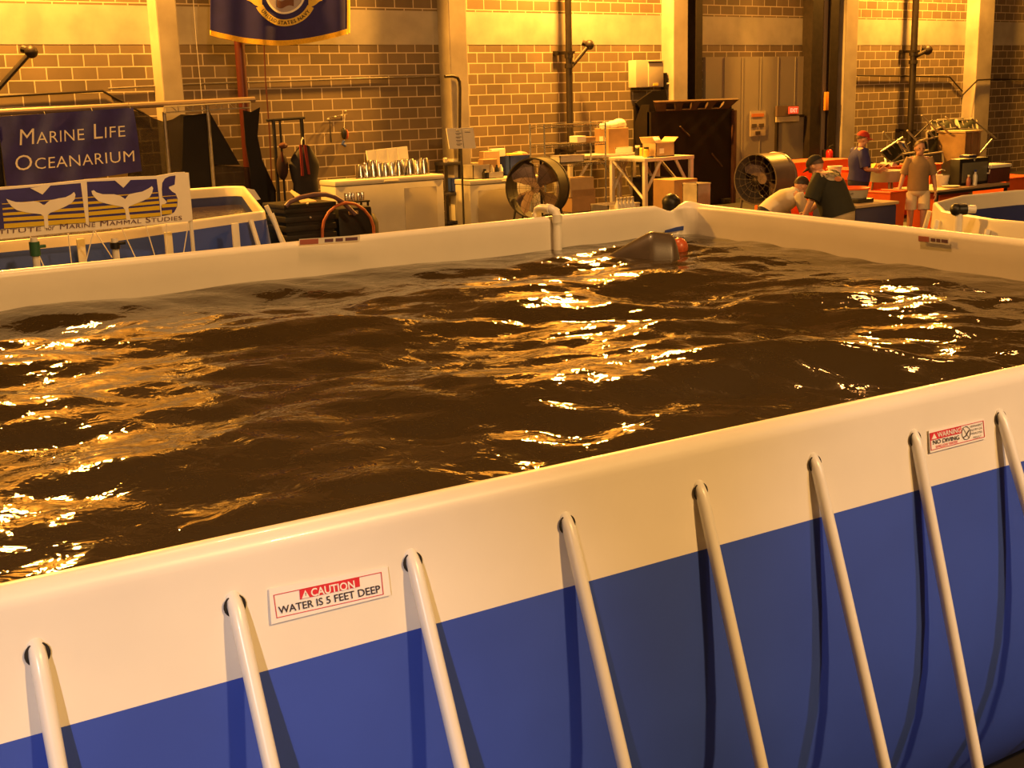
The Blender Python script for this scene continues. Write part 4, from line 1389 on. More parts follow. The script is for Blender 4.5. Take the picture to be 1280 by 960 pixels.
# under and around the tables
crate('cardboard_box', 843, 872, 224, 0, 17.6, .6, CARD, 'brown cardboard box on the floor before the braced table', 'box', rim=False, open_=False)
crate('white_bin', 872, 889, 229, 0, 17.0, .4, DIRTY, 'dirty white bin on the floor right of the brown cardboard box', 'bin')
crate('equipment_case', 815, 838, 222, 0, 18.8, .6, DRUM, 'dark equipment case under the braced table', 'case', rim=False, open_=False)
MB().ball((X(831, 18.78, 218), 18.79, Z(831, 224, 18.78)), .03, 8).solo('yellow_knob', GOLD, 'small yellow knob on the case under the table', 'knob')  # plain gold ball set on the case front
o, _ = crate('flat_tote', 760, 800, 255, 0, 17.2, .5, DIRTY, 'low pale tote on the floor in front of the shelf rack', 'tote')
for k in range(5):
    t = thing('white_jug', (X(772 + 4.6 * k, 16.9, 250), 16.9, 0), '%s white bottle from the left in the row on the floor before the tables' % ORD[k], 'bottle', group='white bottles on the floor')
    zz = Z(774, 247, 16.9)
    MB().lathe([(0, 0), (.055, 0), (.058, .02), (.058, zz * .75), (.025, zz * .9), (.025, zz * .95), (0, zz * .95)], 14).build('body', PAPER, t)
    MB().lathe([(.028, zz * .93), (.028, zz), (0, zz)], 12).build('cap', DIRTY, t)
tc_ = pty(839, 256, 12.6)
zz = pty(839, 241.5, 12.6).z
t = thing('trash_can', (tc_.x, 12.6, 0), 'round black domed container peeking over the far rim near the pool corner', 'container')
rr = 11.5 * ((tc_ - CPOS).dot(_f)) / FPX
MB().lathe([(0, 0), (rr * .8, 0), (rr * .95, zz - rr), (0, zz - rr)], 24, (tc_.x, 12.6, 0)).build('body', BLACK, t, world=True)
MB().lathe([(rr * 1.0, zz - rr - .02), (rr, zz - rr + .03), (rr * .86, zz - rr * .5), (rr * .5, zz - rr * .13), (0, zz)], 24, (tc_.x, 12.6, 0)).build('dome_lid', BLACK, t, world=True, smooth=60)

# ---- dark tipping hopper
Yh0, Yh1 = 19.95, 20.75
hx0, hx1 = X(818, Yh0, 130), X(924, Yh0, 130)
hz1 = Z(870, 126, Yh0)
hp = thing('tipping_hopper', ((hx0 + hx1) / 2, (Yh0 + Yh1) / 2, 0), 'large dark steel tipping hopper with four square pockets in its upper lip', 'hopper')
hw = hx1 - hx0
mb = MB()
mb.box(((hx0 + hx1) / 2, Yh0 + .2, (hz1 - .2) / 2), (hw - .06, .12, hz1 - .2))
mb.prism([(hx0 + .03, Yh0 + .2, .1), (hx0 + .03, Yh0 + .2, hz1 - .05), (hx0 + .03, Yh0 + .45, hz1 - .05), (hx0 + .03, Yh1 - .1, hz1 - .5), (hx0 + .03, Yh0 + .35, .1)], (.08, 0, 0))
mb.prism([(hx1 - .11, Yh0 + .2, .1), (hx1 - .11, Yh0 + .2, hz1 - .05), (hx1 - .11, Yh1, hz1 - .05), (hx1 - .11, Yh1, hz1 - .5), (hx1 - .11, Yh0 + .5, .1)], (.08, 0, 0))
mb.box(((hx0 + hx1) / 2, Yh1 - .1, hz1 * .7), (hw - .1, .06, hz1 * .55))
mb.build('bin_body', HOPPER, hp, world=True, smooth=0)
zl = Z(870, 140.5, Yh0)
lip = MB()
lo, hi = zl, hz1
n = 4
xs = [hx0 + .22 + k * (hw - .44) / 4 for k in range(5)]
def lippt(x, tt):
    inset = .24 * (1 - tt)
    xx = lerp(hx0 + inset, hx1 - inset, (x - hx0) / hw)
    return Vector((xx, Yh0 + .18 * (1 - tt), lerp(lo, hi, tt)))
# the lip is a frame of bars around four pockets
cuts = [0.0]
for k in range(4):
    cuts += [.13 + k * .205, .13 + k * .205 + .12]
cuts.append(1.0)
for i in range(len(cuts) - 1):
    a, b = hx0 + hw * cuts[i], hx0 + hw * cuts[i + 1]
    for (t0, t1_) in ((0, .28), (.28, .85), (.85, 1)):
        if i % 2 == 1 and t0 == .28:
            continue
        lip.prism([lippt(a, t0), lippt(b, t0), lippt(b, t1_), lippt(a, t1_)], (0, .05, .03))
lip.build('pocket_lip', HOPLIP, hp, world=True, smooth=0)
MB().prism([lippt(hx0 + .1, .05) + Vector((0, .12, 0)), lippt(hx1 - .1, .05) + Vector((0, .12, 0)), lippt(hx1 - .1, .95) + Vector((0, .12, 0)), lippt(hx0 + .1, .95) + Vector((0, .12, 0))], (0, .03, 0)).build('pocket_back', DARK, hp, world=True, smooth=0)
for a, b in (((850, 158), (862, 170)), ((890, 192), (903, 208))):
    MB().tube([pty(*a, Yh0 + .13), pty(*b, Yh0 + .13)], .018, 6).build('brace', HOPLIP, hp, world=True)
MB().box((hx1 - .04, Yh0 + .12, hz1 * .45), (.1, .1, hz1 * .9), bevel=.01).build('corner_post', mat('rust brown steel', (.09, .035, .02), .6, var=.3), hp, world=True)
for a in (hx0 + .3, hx1 - .3):
    MB().box((a, (Yh0 + Yh1) / 2, .06), (.2, Yh1 - Yh0 - .05, .12), bevel=.01).build('skid', HOPPER, hp, world=True)
pixpoly(MB(), [(795, 128.5), (816, 113.5), (832, 113), (834, 122), (822, 150), (819, 160)], Yh0 + .62, .05).build('side_wing', HOPPER, hp, world=True, smooth=0)

# ---- control box on the wall, notices and exit sign
Yx = 20.6
ub = thing('control_box', pty(812, 110, Yx), 'grey metal control box on the block wall above the hopper', 'box')
fbox(MB(), 795, 829.5, 75, 109, Yx, .25, bevel=.01).build('cabinet', mat('grey enamel', (.50, .46, .38), .45), ub, world=True)
fbox(MB(), 811, 829, 76, 108, Yx - .02, .03, bevel=.006).build('door', mat('grey enamel door', (.46, .42, .34), .45), ub, world=True)
fbox(MB(), 811, 828, 76.5, 78.5, Yx - .035, .02).build('top_slot', DARK, ub, world=True)
fbox(MB(), 817, 823, 104.5, 107, Yx - .035, .02).build('label', YELP, ub, world=True)
fbox(MB(), 796, 812, 109.5, 112, Yx + .03, .2).build('bottom_flange', DARK, ub, world=True)
fbox(MB(), 830.5, 834, 91, 112, Yx + .05, .1).build('switch', DARK, ub, world=True)
MB().tube([pty(x, y, Yx + .05) for x, y in ((833, 104.5), (838, 104.5), (842, 108), (845, 114), (846, 126))], .018, 8).build('cable', PAPER, ub, world=True)
Yn = 20.78
nt_ = thing('notice_board', pty(949, 170, Yn), 'tan notice sheet with dark square pictures on the grey door panel', 'notice')
fbox(MB(), 938, 957, 139, 170, Yn, .015).build('sheet', mat('tan notice paper', (.42, .34, .24), .8), nt_, world=True)
for l, t_ in ((940, 155), (949, 154.5), (944.5, 164)):
    fbox(MB(), l, l + 6, t_, t_ + 4.5, Yn - .01, .008).build('picture', mat('dark picture print', (.07, .045, .03), .7), nt_, world=True)
fbox(MB(), 940, 955, 142, 146, Yn - .01, .008).build('heading', mat('orange print', (.55, .16, .03), .7), nt_, world=True)
Ye = 20.62
es = thing('exit_sign', pty(985, 146, Ye), 'dark sign box with small red EXIT panel above the grey door', 'sign')
fbox(MB(), 971.5, 998, 132, 145, Ye, .06).build('housing', mat('brown sign box', (.12, .075, .05), .6), es, world=True)
ep = fbox(MB(), 986.5, 998, 133.5, 142, Ye - .02, .025).build('red_panel', mat('lit red sign', (.9, .08, .03), .5, emit=.55), es, world=True)
m = MB()
q = quadpix((988, 140.3), (996.8, 140.3), (996.8, 135.5), (988, 135.5))
text_on(m, 'EXIT', lambda u, v: pty(*q(u, v), Ye - .024), bold=.02)
m.build('lettering', mat('lit sign letters', (1, .55, .35), .5, emit=.6), es, world=True, smooth=0)
fbox(MB(), 970.5, 999, 145.5, 152, Ye + .02, .03).solo('door_placard', mat('beige placard', (.55, .48, .33), .7), 'beige placard just below the exit sign', 'placard')
fbox(MB(), 1032, 1036, 115, 138, 20.5, .06, bevel=.01).solo('caution_strip', mat('orange strip', (.75, .28, .03), .6), 'narrow orange strip on the grey jamb right of the door', 'strip')

# ================================================================== PEOPLE
def add_head(mb, c, face, up=(0, 0, 1), s=1.0):
    """skull, jaw, nose, ears in slot 0, eyes and mouth in slot 1"""
    fx = Vector(face).normalized()
    uz = (Vector(up) - fx * Vector(up).dot(fx)).normalized()
    ly = uz.cross(fx)
    R = Matrix((fx, ly, uz)).transposed()
    P = lambda x, y, z: Vector(c) + R @ (Vector((x, y, z)) * s)
    mb.mi = 0
    mb.ball(P(-.005, 0, .02), (.098 * s, .077 * s, .105 * s), 20, R)
    mb.ball(P(.028, 0, -.055), (.062 * s, .056 * s, .062 * s), 16, R)
    mb.ball(P(.098, 0, -.012), (.020 * s, .013 * s, .026 * s), 10, R)
    mb.tube([P(.088, 0, .03), P(.104, 0, -.014)], [.008 * s, .013 * s], 8)
    for sy in (-1, 1):
        mb.ball(P(-.005, sy * .078, -.005), (.022 * s, .010 * s, .032 * s), 10, R)
    mb.mi = 1
    for sy in (-1, 1):
        mb.ball(P(.083, sy * .032, .012), (.008 * s, .012 * s, .007 * s), 8, R)
    mb.ball(P(.082, 0, -.058), (.007 * s, .022 * s, .005 * s), 8, R)
    mb.mi = 0
    return P, R

def add_hand(mb, w, d, side, s=1.0, curl=.5):
    """palm, four fingers and a thumb from the wrist w along d; side points to the thumb"""
    d = Vector(d).normalized()
    sd = (Vector(side) - d * Vector(side).dot(d)).normalized()
    n = d.cross(sd)
    R = Matrix((d, sd, n)).transposed()
    mb.ball(Vector(w) + d * .045 * s, (.052 * s, .042 * s, .018 * s), 12, R)
    for k, L in enumerate((.068, .078, .073, .058)):
        b = Vector(w) + d * .085 * s + sd * (.028 - .019 * k) * s
        m1_ = b + (d * math.cos(curl * .5) + n * math.sin(curl * .5)) * L * .5 * s
        e = m1_ + (d * math.cos(curl * 1.4) + n * math.sin(curl * 1.4)) * L * .5 * s
        mb.tube([b - d * .02 * s, b, m1_, e], [.009 * s, .0095 * s, .0085 * s, .006 * s], 8)
    b = Vector(w) + d * .03 * s + sd * .034 * s
    mb.tube([b - sd * .012 * s, b + (sd * .6 + d * .7) * .03 * s, b + (sd * .55 + d * .85 + n * .3) * .062 * s], [.012 * s, .011 * s, .007 * s], 8)

def person(loc, rz, label, J, head, face, cloth, bulk=1.0):
    t = thing('person', loc, label, 'person', rz=rz)
    g = lambda k: Vector(J[k])
    names = ['pelvis', 'waist', 'chest', 'neck', 'head']
    pts = [(g('pelvis'), .135 * bulk), (g('waist'), .118 * bulk), (g('chest'), .135 * bulk), (g('neck'), .058), (Vector(head) - Vector((0, 0, .03)), .056)]
    ed = [(0, 1), (1, 2), (2, 3), (3, 4)]
    for s_ in ('l', 'r'):
        b = len(pts)
        pts += [(g(s_ + 'sho'), .062 * bulk), (g(s_ + 'elb'), .042), (g(s_ + 'wri'), .028)]
        ed += [(2, b), (b, b + 1), (b + 1, b + 2)]
        b = len(pts)
        pts += [(g(s_ + 'hip'), .09 * bulk), (g(s_ + 'kne'), .058), (g(s_ + 'ank'), .040), (g(s_ + 'toe'), .032)]
        ed += [(0, b), (b, b + 1), (b + 1, b + 2), (b + 2, b + 3)]
    me = skin_mesh(pts, ed)
    mb = MB()
    mb.mesh(me)
    P, R = add_head(mb, head, face)
    for s_, sg in (('l', 1), ('r', -1)):
        d = g(s_ + 'wri') - g(s_ + 'elb')
        add_hand(mb, g(s_ + 'wri') + d.normalized() * .01, d, Vector((1, -sg * .3, .2)), curl=.6)
    mb.build('body', [SKIN, HAIRD], t, smooth=80)
    # clothes: elliptical lofts round the spine with sleeves and legs
    def loft(mb, rings, n=22):
        """rings: (centre, half width across, half depth)"""
        rows = []
        for i, (c_, wy, wx) in enumerate(rings):
            tng = (rings[min(i + 1, len(rings) - 1)][0] - rings[max(i - 1, 0)][0]).normalized()
            fy = Vector((0, 1, 0))
            fx = fy.cross(tng).normalized()
            rows.append([c_ + fy * wy * math.cos(2 * math.pi * k / n) + fx * wx * math.sin(2 * math.pi * k / n) for k in range(n)])
        for A, B in zip(rows, rows[1:]):
            va = [mb.bm.verts.new(p) for p in A]; vb = [mb.bm.verts.new(p) for p in B]
            mb._set([mb.bm.faces.new((va[k], va[(k + 1) % n], vb[(k + 1) % n], vb[k])) for k in range(n)])
        return mb
    sh, shm = cloth['shirt']
    k_ = bulk
    hem = g('waist').lerp(g('pelvis'), 1 + sh)
    mb = MB()
    loft(mb, [(hem, .178 * k_, .150 * k_), (g('pelvis'), .178 * k_, .152 * k_), (g('waist'), .166 * k_, .148 * k_), (g('waist').lerp(g('chest'), .5), .176 * k_, .150 * k_), (g('chest'), .190 * k_, .148 * k_),
              (g('chest').lerp(g('neck'), .38), .186 * k_, .120 * k_), (g('chest').lerp(g('neck'), .62), .150 * k_, .098 * k_), (g('chest').lerp(g('neck'), .82), .098, .08), (g('neck') + Vector((0, 0, .01)), .068, .066)])
    for s_ in ('l', 'r'):
        a_, b_ = g(s_ + 'sho'), g(s_ + 'elb')
        inn = a_.lerp(g('chest'), .35)
        mb.tube([inn, a_, a_.lerp(b_, .4), a_.lerp(b_, .85)], [.055 * k_, .082 * k_, .078 * k_, .074 * k_], 14)
    bmesh.ops.remove_doubles(mb.bm, verts=list(mb.bm.verts), dist=1e-5)
    shirt = mb.build('shirt', shm, t, smooth=80)
    sl, slm = cloth['shorts']
    mb = MB()
    low = (g('lhip') + g('rhip')) / 2 - Vector((0, 0, .06))
    loft(mb, [(g('pelvis').lerp(g('waist'), .6), .158 * k_, .138 * k_), (g('pelvis'), .170 * k_, .146 * k_), (g('pelvis').lerp(low, .6), .172 * k_, .142 * k_), (low, .16 * k_, .115 * k_), (low - Vector((0, 0, .03)), .08 * k_, .05 * k_)])
    for s_ in ('l', 'r'):
        h_, kn, an = g(s_ + 'hip'), g(s_ + 'kne'), g(s_ + 'ank')
        if sl <= 1:
            mb.tube([h_, h_.lerp(kn, .3), h_.lerp(kn, sl)], [.095 * k_, .100 * k_, .098 * k_], 14)
        else:
            mb.tube([h_, h_.lerp(kn, .4), kn, kn.lerp(an, .95)], [.095 * k_, .100 * k_, .085, .078], 14)
    bmesh.ops.remove_doubles(mb.bm, verts=list(mb.bm.verts), dist=1e-5)
    mb.build('shorts' if sl <= 1 else 'trousers', slm, t, smooth=80)
    for s_ in ('l', 'r'):
        a, b = g(s_ + 'ank'), g(s_ + 'toe')
        d = (b - a); d.z = 0; d.normalize()
        RR = Matrix((d, Vector((0, 0, 1)).cross(d), Vector((0, 0, 1)))).transposed()
        MB().ball(a.lerp(b, .45) - Vector((0, 0, a.lerp(b, .45).z - .045)), (.145, .052, .045), 14, RR).build('shoe', SHOE, t, smooth=80)
    # hair, then cap
    if cloth.get('hair'):
        hm, long_ = cloth['hair']
        h = MB()
        def hair(u, v):
            a = 2 * math.pi * u
            th = v * math.pi * (.5 + .14 * (-math.cos(a)) + (.10 if long_ else .0) * (-math.cos(a)))
            return P(-.008 + .108 * math.sin(th) * math.cos(a), .087 * math.sin(th) * math.sin(a), .022 + .113 * math.cos(th))
        h.grid(hair, 24, 10)
        if long_:
            h.tube([P(-.09, 0, .0), P(-.12, 0, -.07), P(-.10, 0, -.16)], [.035, .035, .012], 10)
        h.build('hair', hm, t, smooth=80)
    if cloth.get('cap'):
        cm = cloth['cap']
        h = MB()
        def crown(u, v):
            a = 2 * math.pi * u
            th = v * math.pi * .5
            return P(-.006 + .113 * math.sin(th) * math.cos(a), .093 * math.sin(th) * math.sin(a), .040 + .100 * math.cos(th))
        h.grid(crown, 24, 8)
        cp = h.build('cap', cm, t, smooth=80)
        def brim(u, v):
            a = lerp(-1.2, 1.2, u)
            r = lerp(.10, .185, v)
            return P(r * math.cos(a) * (1 if v < .5 else 1), .085 * math.sin(a) / math.sin(1.2) * (1 - .1 * v), .042 - .018 * v - .02 * (abs(u - .5) * 2) ** 2)
        MB().grid(brim, 12, 5, (0, 0, .006)).build('brim', cm, cp, smooth=80)
    return t, P, shirt

def ang(v):
    return math.atan2(v.y, v.x)
RIGHT = Vector((math.cos(YAW), -math.sin(YAW), 0))
AWAY = Vector((math.sin(YAW), math.cos(YAW), 0))
def at_depth(px, py, d):
    p = CPOS + ray(px, py) * d
    return Vector((p.x, p.y, 0))

# man in red cap and blue shirt, standing in profile
loc = at_depth(1074, 200, 21)
J = dict(pelvis=(0, 0, .95), waist=(.02, 0, 1.09), chest=(.0, 0, 1.32), neck=(.02, 0, 1.49),
         lsho=(0, .19, 1.42), lelb=(.03, .24, 1.13), lwri=(.30, .14, 1.09), rsho=(0, -.19, 1.42), relb=(.04, -.24, 1.13), rwri=(.31, -.13, 1.12),
         lhip=(0, .10, .88), lkne=(.03, .11, .49), lank=(0, .11, .08), ltoe=(.17, .12, .035), rhip=(0, -.10, .88), rkne=(.03, -.11, .49), rank=(-.02, -.11, .08), rtoe=(.15, -.12, .035))
person(loc, ang(RIGHT + AWAY * .05), 'standing person in red cap, blue shirt and dark shorts, hands held out in front', J, (.05, 0, 1.63), (1, 0, -.25),
       dict(shirt=(.12, TSHB), shorts=(.72, NAVYS), hair=(HAIRB, False), cap=CAPR), 1.22)

# woman in tan shirt and pale shorts, facing the camera
loc = at_depth(1149, 200, 20.2)
J = dict(pelvis=(0, 0, .86), waist=(0, 0, 1.0), chest=(.0, 0, 1.2), neck=(.0, 0, 1.36),
         lsho=(0, .155, 1.30), lelb=(-.02, .24, 1.03), lwri=(.06, .27, .80), rsho=(0, -.155, 1.30), relb=(-.02, -.24, 1.04), rwri=(.05, -.30, .80),
         lhip=(0, .10, .80), lkne=(.06, .10, .45), lank=(.02, .10, .08), ltoe=(.18, .12, .035), rhip=(0, -.10, .80), rkne=(.0, -.10, .45), rank=(-.12, -.10, .09), rtoe=(.04, -.12, .035))
person(loc, ang(-AWAY - RIGHT * .25), 'person in olive tan shirt and pale knee-length shorts walking beside the orange totes', J, (.02, 0, 1.49), (1, .25, -.1),
       dict(shirt=(.35, TSHT), shorts=(.86, SHORTW), hair=(HAIRB, True)), .98)

# man in dark green shirt stooping with his back to us
loc = at_depth(1048, 258, 15.3)
J = dict(pelvis=(0, 0, .97), waist=(.05, 0, 1.10), chest=(.15, 0, 1.31), neck=(.24, 0, 1.46),
         lsho=(.17, .20, 1.40), lelb=(.24, .30, 1.12), lwri=(.36, .26, .90), rsho=(.17, -.20, 1.40), relb=(.30, -.26, 1.14), rwri=(.46, -.16, .96),
         lhip=(0, .10, .90), lkne=(.03, .12, .49), lank=(-.03, .12, .08), ltoe=(.14, .14, .035), rhip=(0, -.10, .90), rkne=(.05, -.12, .49), rank=(.0, -.12, .08), rtoe=(.17, -.14, .035))
gm, GP, gshirt = person(loc, ang(-RIGHT * .8 + AWAY * .6), 'stooping person in black cap and dark green printed shirt with khaki trousers', J, (.31, 0, 1.55), (.8, 0, -.55),
       dict(shirt=(.25, TSHG), shorts=(1.5, KHAKI), hair=(HAIRB, False), cap=CAPK), 1.38)
# print on the back of the shirt, laid on the cloth
def on_back(sobj, pix, lift):
    me_ = sobj.data
    Mw = Matrix.Translation(gm.location) @ gm.rotation_euler.to_matrix().to_4x4()
    Mi = Mw.inverted()
    from mathutils.bvhtree import BVHTree
    bv = BVHTree.FromPolygons([v.co for v in me_.vertices], [p.vertices for p in me_.polygons])
    o_ = Mi @ CPOS
    out = []
    for x, y in pix:
        d_ = (Mi.to_3x3() @ ray(x, y)).normalized()
        h = bv.ray_cast(o_, d_)
        out.append(h[0] - d_ * lift if h[0] else None)
    return out
def print_patch(nm, cx_, cy_, rx, ry, m, lift, a0=0, a1=2 * math.pi, r0=0.0):
    mb = MB()
    nA, nR = 20, 3
    rows = []
    for i in range(nA + 1):
        a = lerp(a0, a1, i / nA)
        rows.append(on_back(gshirt, [(cx_ + rx * lerp(r0, 1, j / nR) * math.cos(a), cy_ + ry * lerp(r0, 1, j / nR) * math.sin(a)) for j in range(nR + 1)], lift))
    for i in range(nA):
        for j in range(nR):
            q = [rows[i][j], rows[i + 1][j], rows[i + 1][j + 1], rows[i][j + 1]]
            if all(v is not None for v in q):
                if (q[0] - q[1]).length < 1e-5:
                    q = [q[0], q[2], q[3]]
                mb.bm.faces.new([mb.bm.verts.new(v) for v in q])
    return mb.build(nm, m, gshirt, smooth=0)
print_patch('shirt_print', 1041, 215, 12.5, 11, PRINTG, .012)
print_patch('print_scroll', 1040, 215, 15, 12.5, KHAKI, .016, 2.6, 5.6, .84)
print_patch('print_patch', 1048, 223.5, 5, 3.2, PRINTO, .018)

# person in cream shirt bending far forward
loc = at_depth(959, 255, 16.6)
J = dict(pelvis=(0, 0, .86), waist=(.11, 0, .95), chest=(.31, 0, 1.05), neck=(.45, 0, 1.15),
         lsho=(.37, .19, 1.09), lelb=(.46, .24, .84), lwri=(.56, .18, .62), rsho=(.37, -.19, 1.09), relb=(.46, -.24, .84), rwri=(.58, -.16, .64),
         lhip=(-.02, .10, .82), lkne=(.10, .12, .46), lank=(-.04, .12, .08), ltoe=(.13, .14, .035), rhip=(-.02, -.10, .82), rkne=(.08, -.12, .46), rank=(-.06, -.12, .08), rtoe=(.11, -.14, .035))
person(loc, ang(RIGHT * .9 + AWAY * .35), 'dark-haired person in cream shirt bending over, left of the stooping person in green', J, (.53, 0, 1.21), (.85, 0, -.6),
       dict(shirt=(.05, TSHW), shorts=(1.5, NAVYS), hair=(HAIRD, False)), 1.0)

# ================================================================== RIGHT BACK: orange work area
# tarp-covered table behind the stooping person
Yo = 16.2
ox0, ox1 = X(985, Yo, 220), X(1063, Yo, 220)
oz = Z(1020, 202, Yo)
ot = thing('draped_table', ((ox0 + ox1) / 2, Yo + .4, 0), 'long table draped to the floor in orange tarp behind the stooping person', 'table')
def drape(u, v):
    # closed skirt round the table
    w, d = ox1 - ox0, .8
    per = [(0, 0), (w, 0), (w, d), (0, d)]
    s_ = u * 2 * (w + d)
    if s_ <= w: x_, y_, n_ = s_, 0, (0, -1)
    elif s_ <= w + d: x_, y_, n_ = w, s_ - w, (1, 0)
    elif s_ <= 2 * w + d: x_, y_, n_ = w - (s_ - w - d), d, (0, 1)
    else: x_, y_, n_ = 0, d - (s_ - 2 * w - d), (-1, 0)
    k = (.015 + .05 * v) * (.5 + .5 * math.sin(34 * u * 2)) if v > 0 else 0
    return Vector((ox0 + x_ + n_[0] * k, Yo + y_ + n_[1] * k, lerp(oz, .02, v)))
mb = MB().grid(drape, 120, 8)
mb.box(((ox0 + ox1) / 2, Yo + .4, oz), (ox1 - ox0, .8, .012))
mb.build('tarp', ORANGE, ot, world=True, smooth=60)
for a in (ox0 + .1, ox1 - .1):
    for b in (Yo + .1, Yo + .7):
        MB().box((a, b, oz / 2), (.05, .05, oz - .02)).build('leg', BLACKM, ot, world=True, smooth=0)
bo, bb_ = crate('orange_box', 1046, 1063, 225, 0, 15.2, .5, ORANGE, 'closed orange box between the stooping person and the draped table', 'box', rim=True, open_=False)
bk = thing('bucket', ((bb_[0] + bb_[1]) / 2 + .03, 15.42, bb_[2]), 'white bucket standing on the closed orange box right of the stooping person', 'bucket')
MB().lathe([(0, 0), (.10, 0), (.13, .25), (.12, .25), (.09, .02), (0, .02)], 18).build('body', PAPER, bk)
MB().lathe([(.128, .22), (.14, .225), (.14, .25), (.128, .25)], 18).build('rim', PAPER, bk)

# fire extinguisher on the jamb
Yf = 20.4
fe = thing('fire_extinguisher', pty(1036, 202, Yf), 'red fire extinguisher hung on the dark jamb above the stooping person', 'extinguisher')
x_, z0, z1 = X(1036.5, Yf, 195), Z(1036, 202, Yf), Z(1036, 183, Yf)
MB().lathe([(0, z0), (.075, z0), (.085, z0 + .02), (.085, z1 - .14), (.06, z1 - .09), (.03, z1 - .07), (0, z1 - .07)], 18, (x_, Yf, 0)).build('cylinder', mat('extinguisher red', (.5, .02, .015), .3), fe, world=True)
MB().box((x_, Yf, z1 - .04), (.05, .05, .06), bevel=.008).tube([(x_ - .02, Yf, z1), (x_ + .1, Yf - .02, z1 + .03)], .01, 6).build('valve_handle', BLACKM, fe, world=True)
MB().tube([(x_ + .03, Yf - .02, z1 - .04), (x_ + .11, Yf - .04, z1 - .08), (x_ + .10, Yf - .03, z0 + .12)], .012, 6).build('hose', BLACK, fe, world=True)
MB().box((x_ - .0, Yf + .13, (z0 + z1) / 2), (.06, .12, .2)).build('bracket', BLACKM, fe, world=True)

def tote(px0, px1, top, Y, d, label, m=ORANGE, z0=0.0, nm='tote'):
    n = 220
    x0, x1 = X(px0, Y, n), X(px1, Y, n)
    zt = Z((px0 + px1) / 2, top, Y)
    w, h = x1 - x0, zt - z0
    o = thing(nm, ((x0 + x1) / 2, Y + d / 2, z0), label, 'tote')
    b = MB()
    def shell(u, v):
        c = [(-1, -1), (1, -1), (1, 1), (-1, 1), (-1, -1)]
        k = min(3, int(u * 4)); f_ = u * 4 - k
        ax, ay = lerp(c[k][0], c[k + 1][0], f_), lerp(c[k][1], c[k + 1][1], f_)
        s_ = lerp(.86, 1.0, v)
        return Vector((ax * w / 2 * s_, ay * d / 2 * s_, h * v))
    b.grid(shell, 16, 4)
    b.grid(lambda u, v: shell(u, v) * .97 + Vector((0, 0, .03)), 16, 4)
    b.box((0, 0, .015), (w * .85, d * .85, .03))
    b.build('body', m, o, smooth=30)
    r = MB()
    r.tube([(-w / 2, -d / 2, h), (w / 2, -d / 2, h), (w / 2, d / 2, h), (-w / 2, d / 2, h)], .022, 6, closed=True)
    r.build('rim', m, o, smooth=40)
    return o, (x0, x1, zt)

o1, b1_ = tote(1092, 1132, 210, 15.5, .75, 'orange tote heaped with small gear, behind the grey round tub')
rnd = random.Random(5)
for k in range(9):
    xx = lerp(b1_[0] + .1, b1_[1] - .1, rnd.random()); yy = 15.7 + .7 * rnd.random()
    m_ = [PAPER, GREYP, CARDL, REDP, DIRTY, YELP, BLACK, CARD, GREYP][k]
    nm = ['white', 'grey', 'tan', 'red', 'off-white', 'yellow', 'black', 'brown', 'small grey'][k]
    MB().box((xx, yy, b1_[2] - .0), (.16 + .1 * rnd.random(), .14, .12), rot=Matrix.Rotation(rnd.uniform(-.6, .6), 3, 'Y') @ Matrix.Rotation(rnd.random() * 2, 3, 'Z'), bevel=.02).solo('gear_pouch', m_, '%s pouch in the heap on the orange tote behind the grey tub' % nm, 'pouch', group='gear heaped in the orange tote')
tote(1065, 1081, 212, 15.2, .6, 'orange tote behind the person in red cap')
tote(1163, 1183, 206, 14.9, .7, 'orange tote between the tan-shirted person and the television')
tote(1114, 1134, 240, 12.6, .5, 'tall orange tote beside the dark blue tank', nm='tote')
tote(1258, 1300, 222, 14.6, .8, 'orange tote at the right edge behind the cooler')
# dark blue tank with flat cover
Yd = 10.1
dx0, dx1 = X(1070, Yd, 262), X(1121, Yd, 262)
dz = Z(1095, 258, Yd)
dt = thing('square_tank', ((dx0 + dx1) / 2, Yd + .35, 0), 'dark blue square tank with a beige cover left of the tall orange tote', 'tank')
MB().box(((dx0 + dx1) / 2, Yd + .35, dz / 2), (dx1 - dx0, .7, dz), bevel=.03).build('tank_body', DBLUE, dt, world=True)
MB().box(((dx0 + dx1) / 2, Yd + .35, dz + .02), (dx1 - dx0 + .04, .74, .04), bevel=.012).build('cover', CARDL, dt, world=True)
MB().box((X(1078, Yd + .2, 252), Yd + .25, dz + .065), (.3, .22, .05), bevel=.01).solo('black_tray', BLACK, 'black tray on the near left of the beige tank cover', 'tray')
tb = thing('round_tub', ((dx0 + dx1) / 2 + .02, Yd + .42, dz + .04), 'grey round tub with orange lining standing on the beige tank cover', 'tub')
MB().lathe([(0, 0), (.18, 0), (.215, .16), (.205, .16), (.175, .015), (0, .015)], 28).build('body', GREYP, tb)
MB().lathe([(.204, .158), (.225, .158), (.225, .175), (.20, .185), (.16, .11), (0, .10)], 28).build('lining', ORANGE, tb)
for a in (0.6, 3.7):
    MB().tube([(.21 * math.cos(a - .2), .21 * math.sin(a - .2), .12), (.245 * math.cos(a), .245 * math.sin(a), .10), (.21 * math.cos(a + .2), .21 * math.sin(a + .2), .12)], .008, 6).build('handle', GALV, tb)
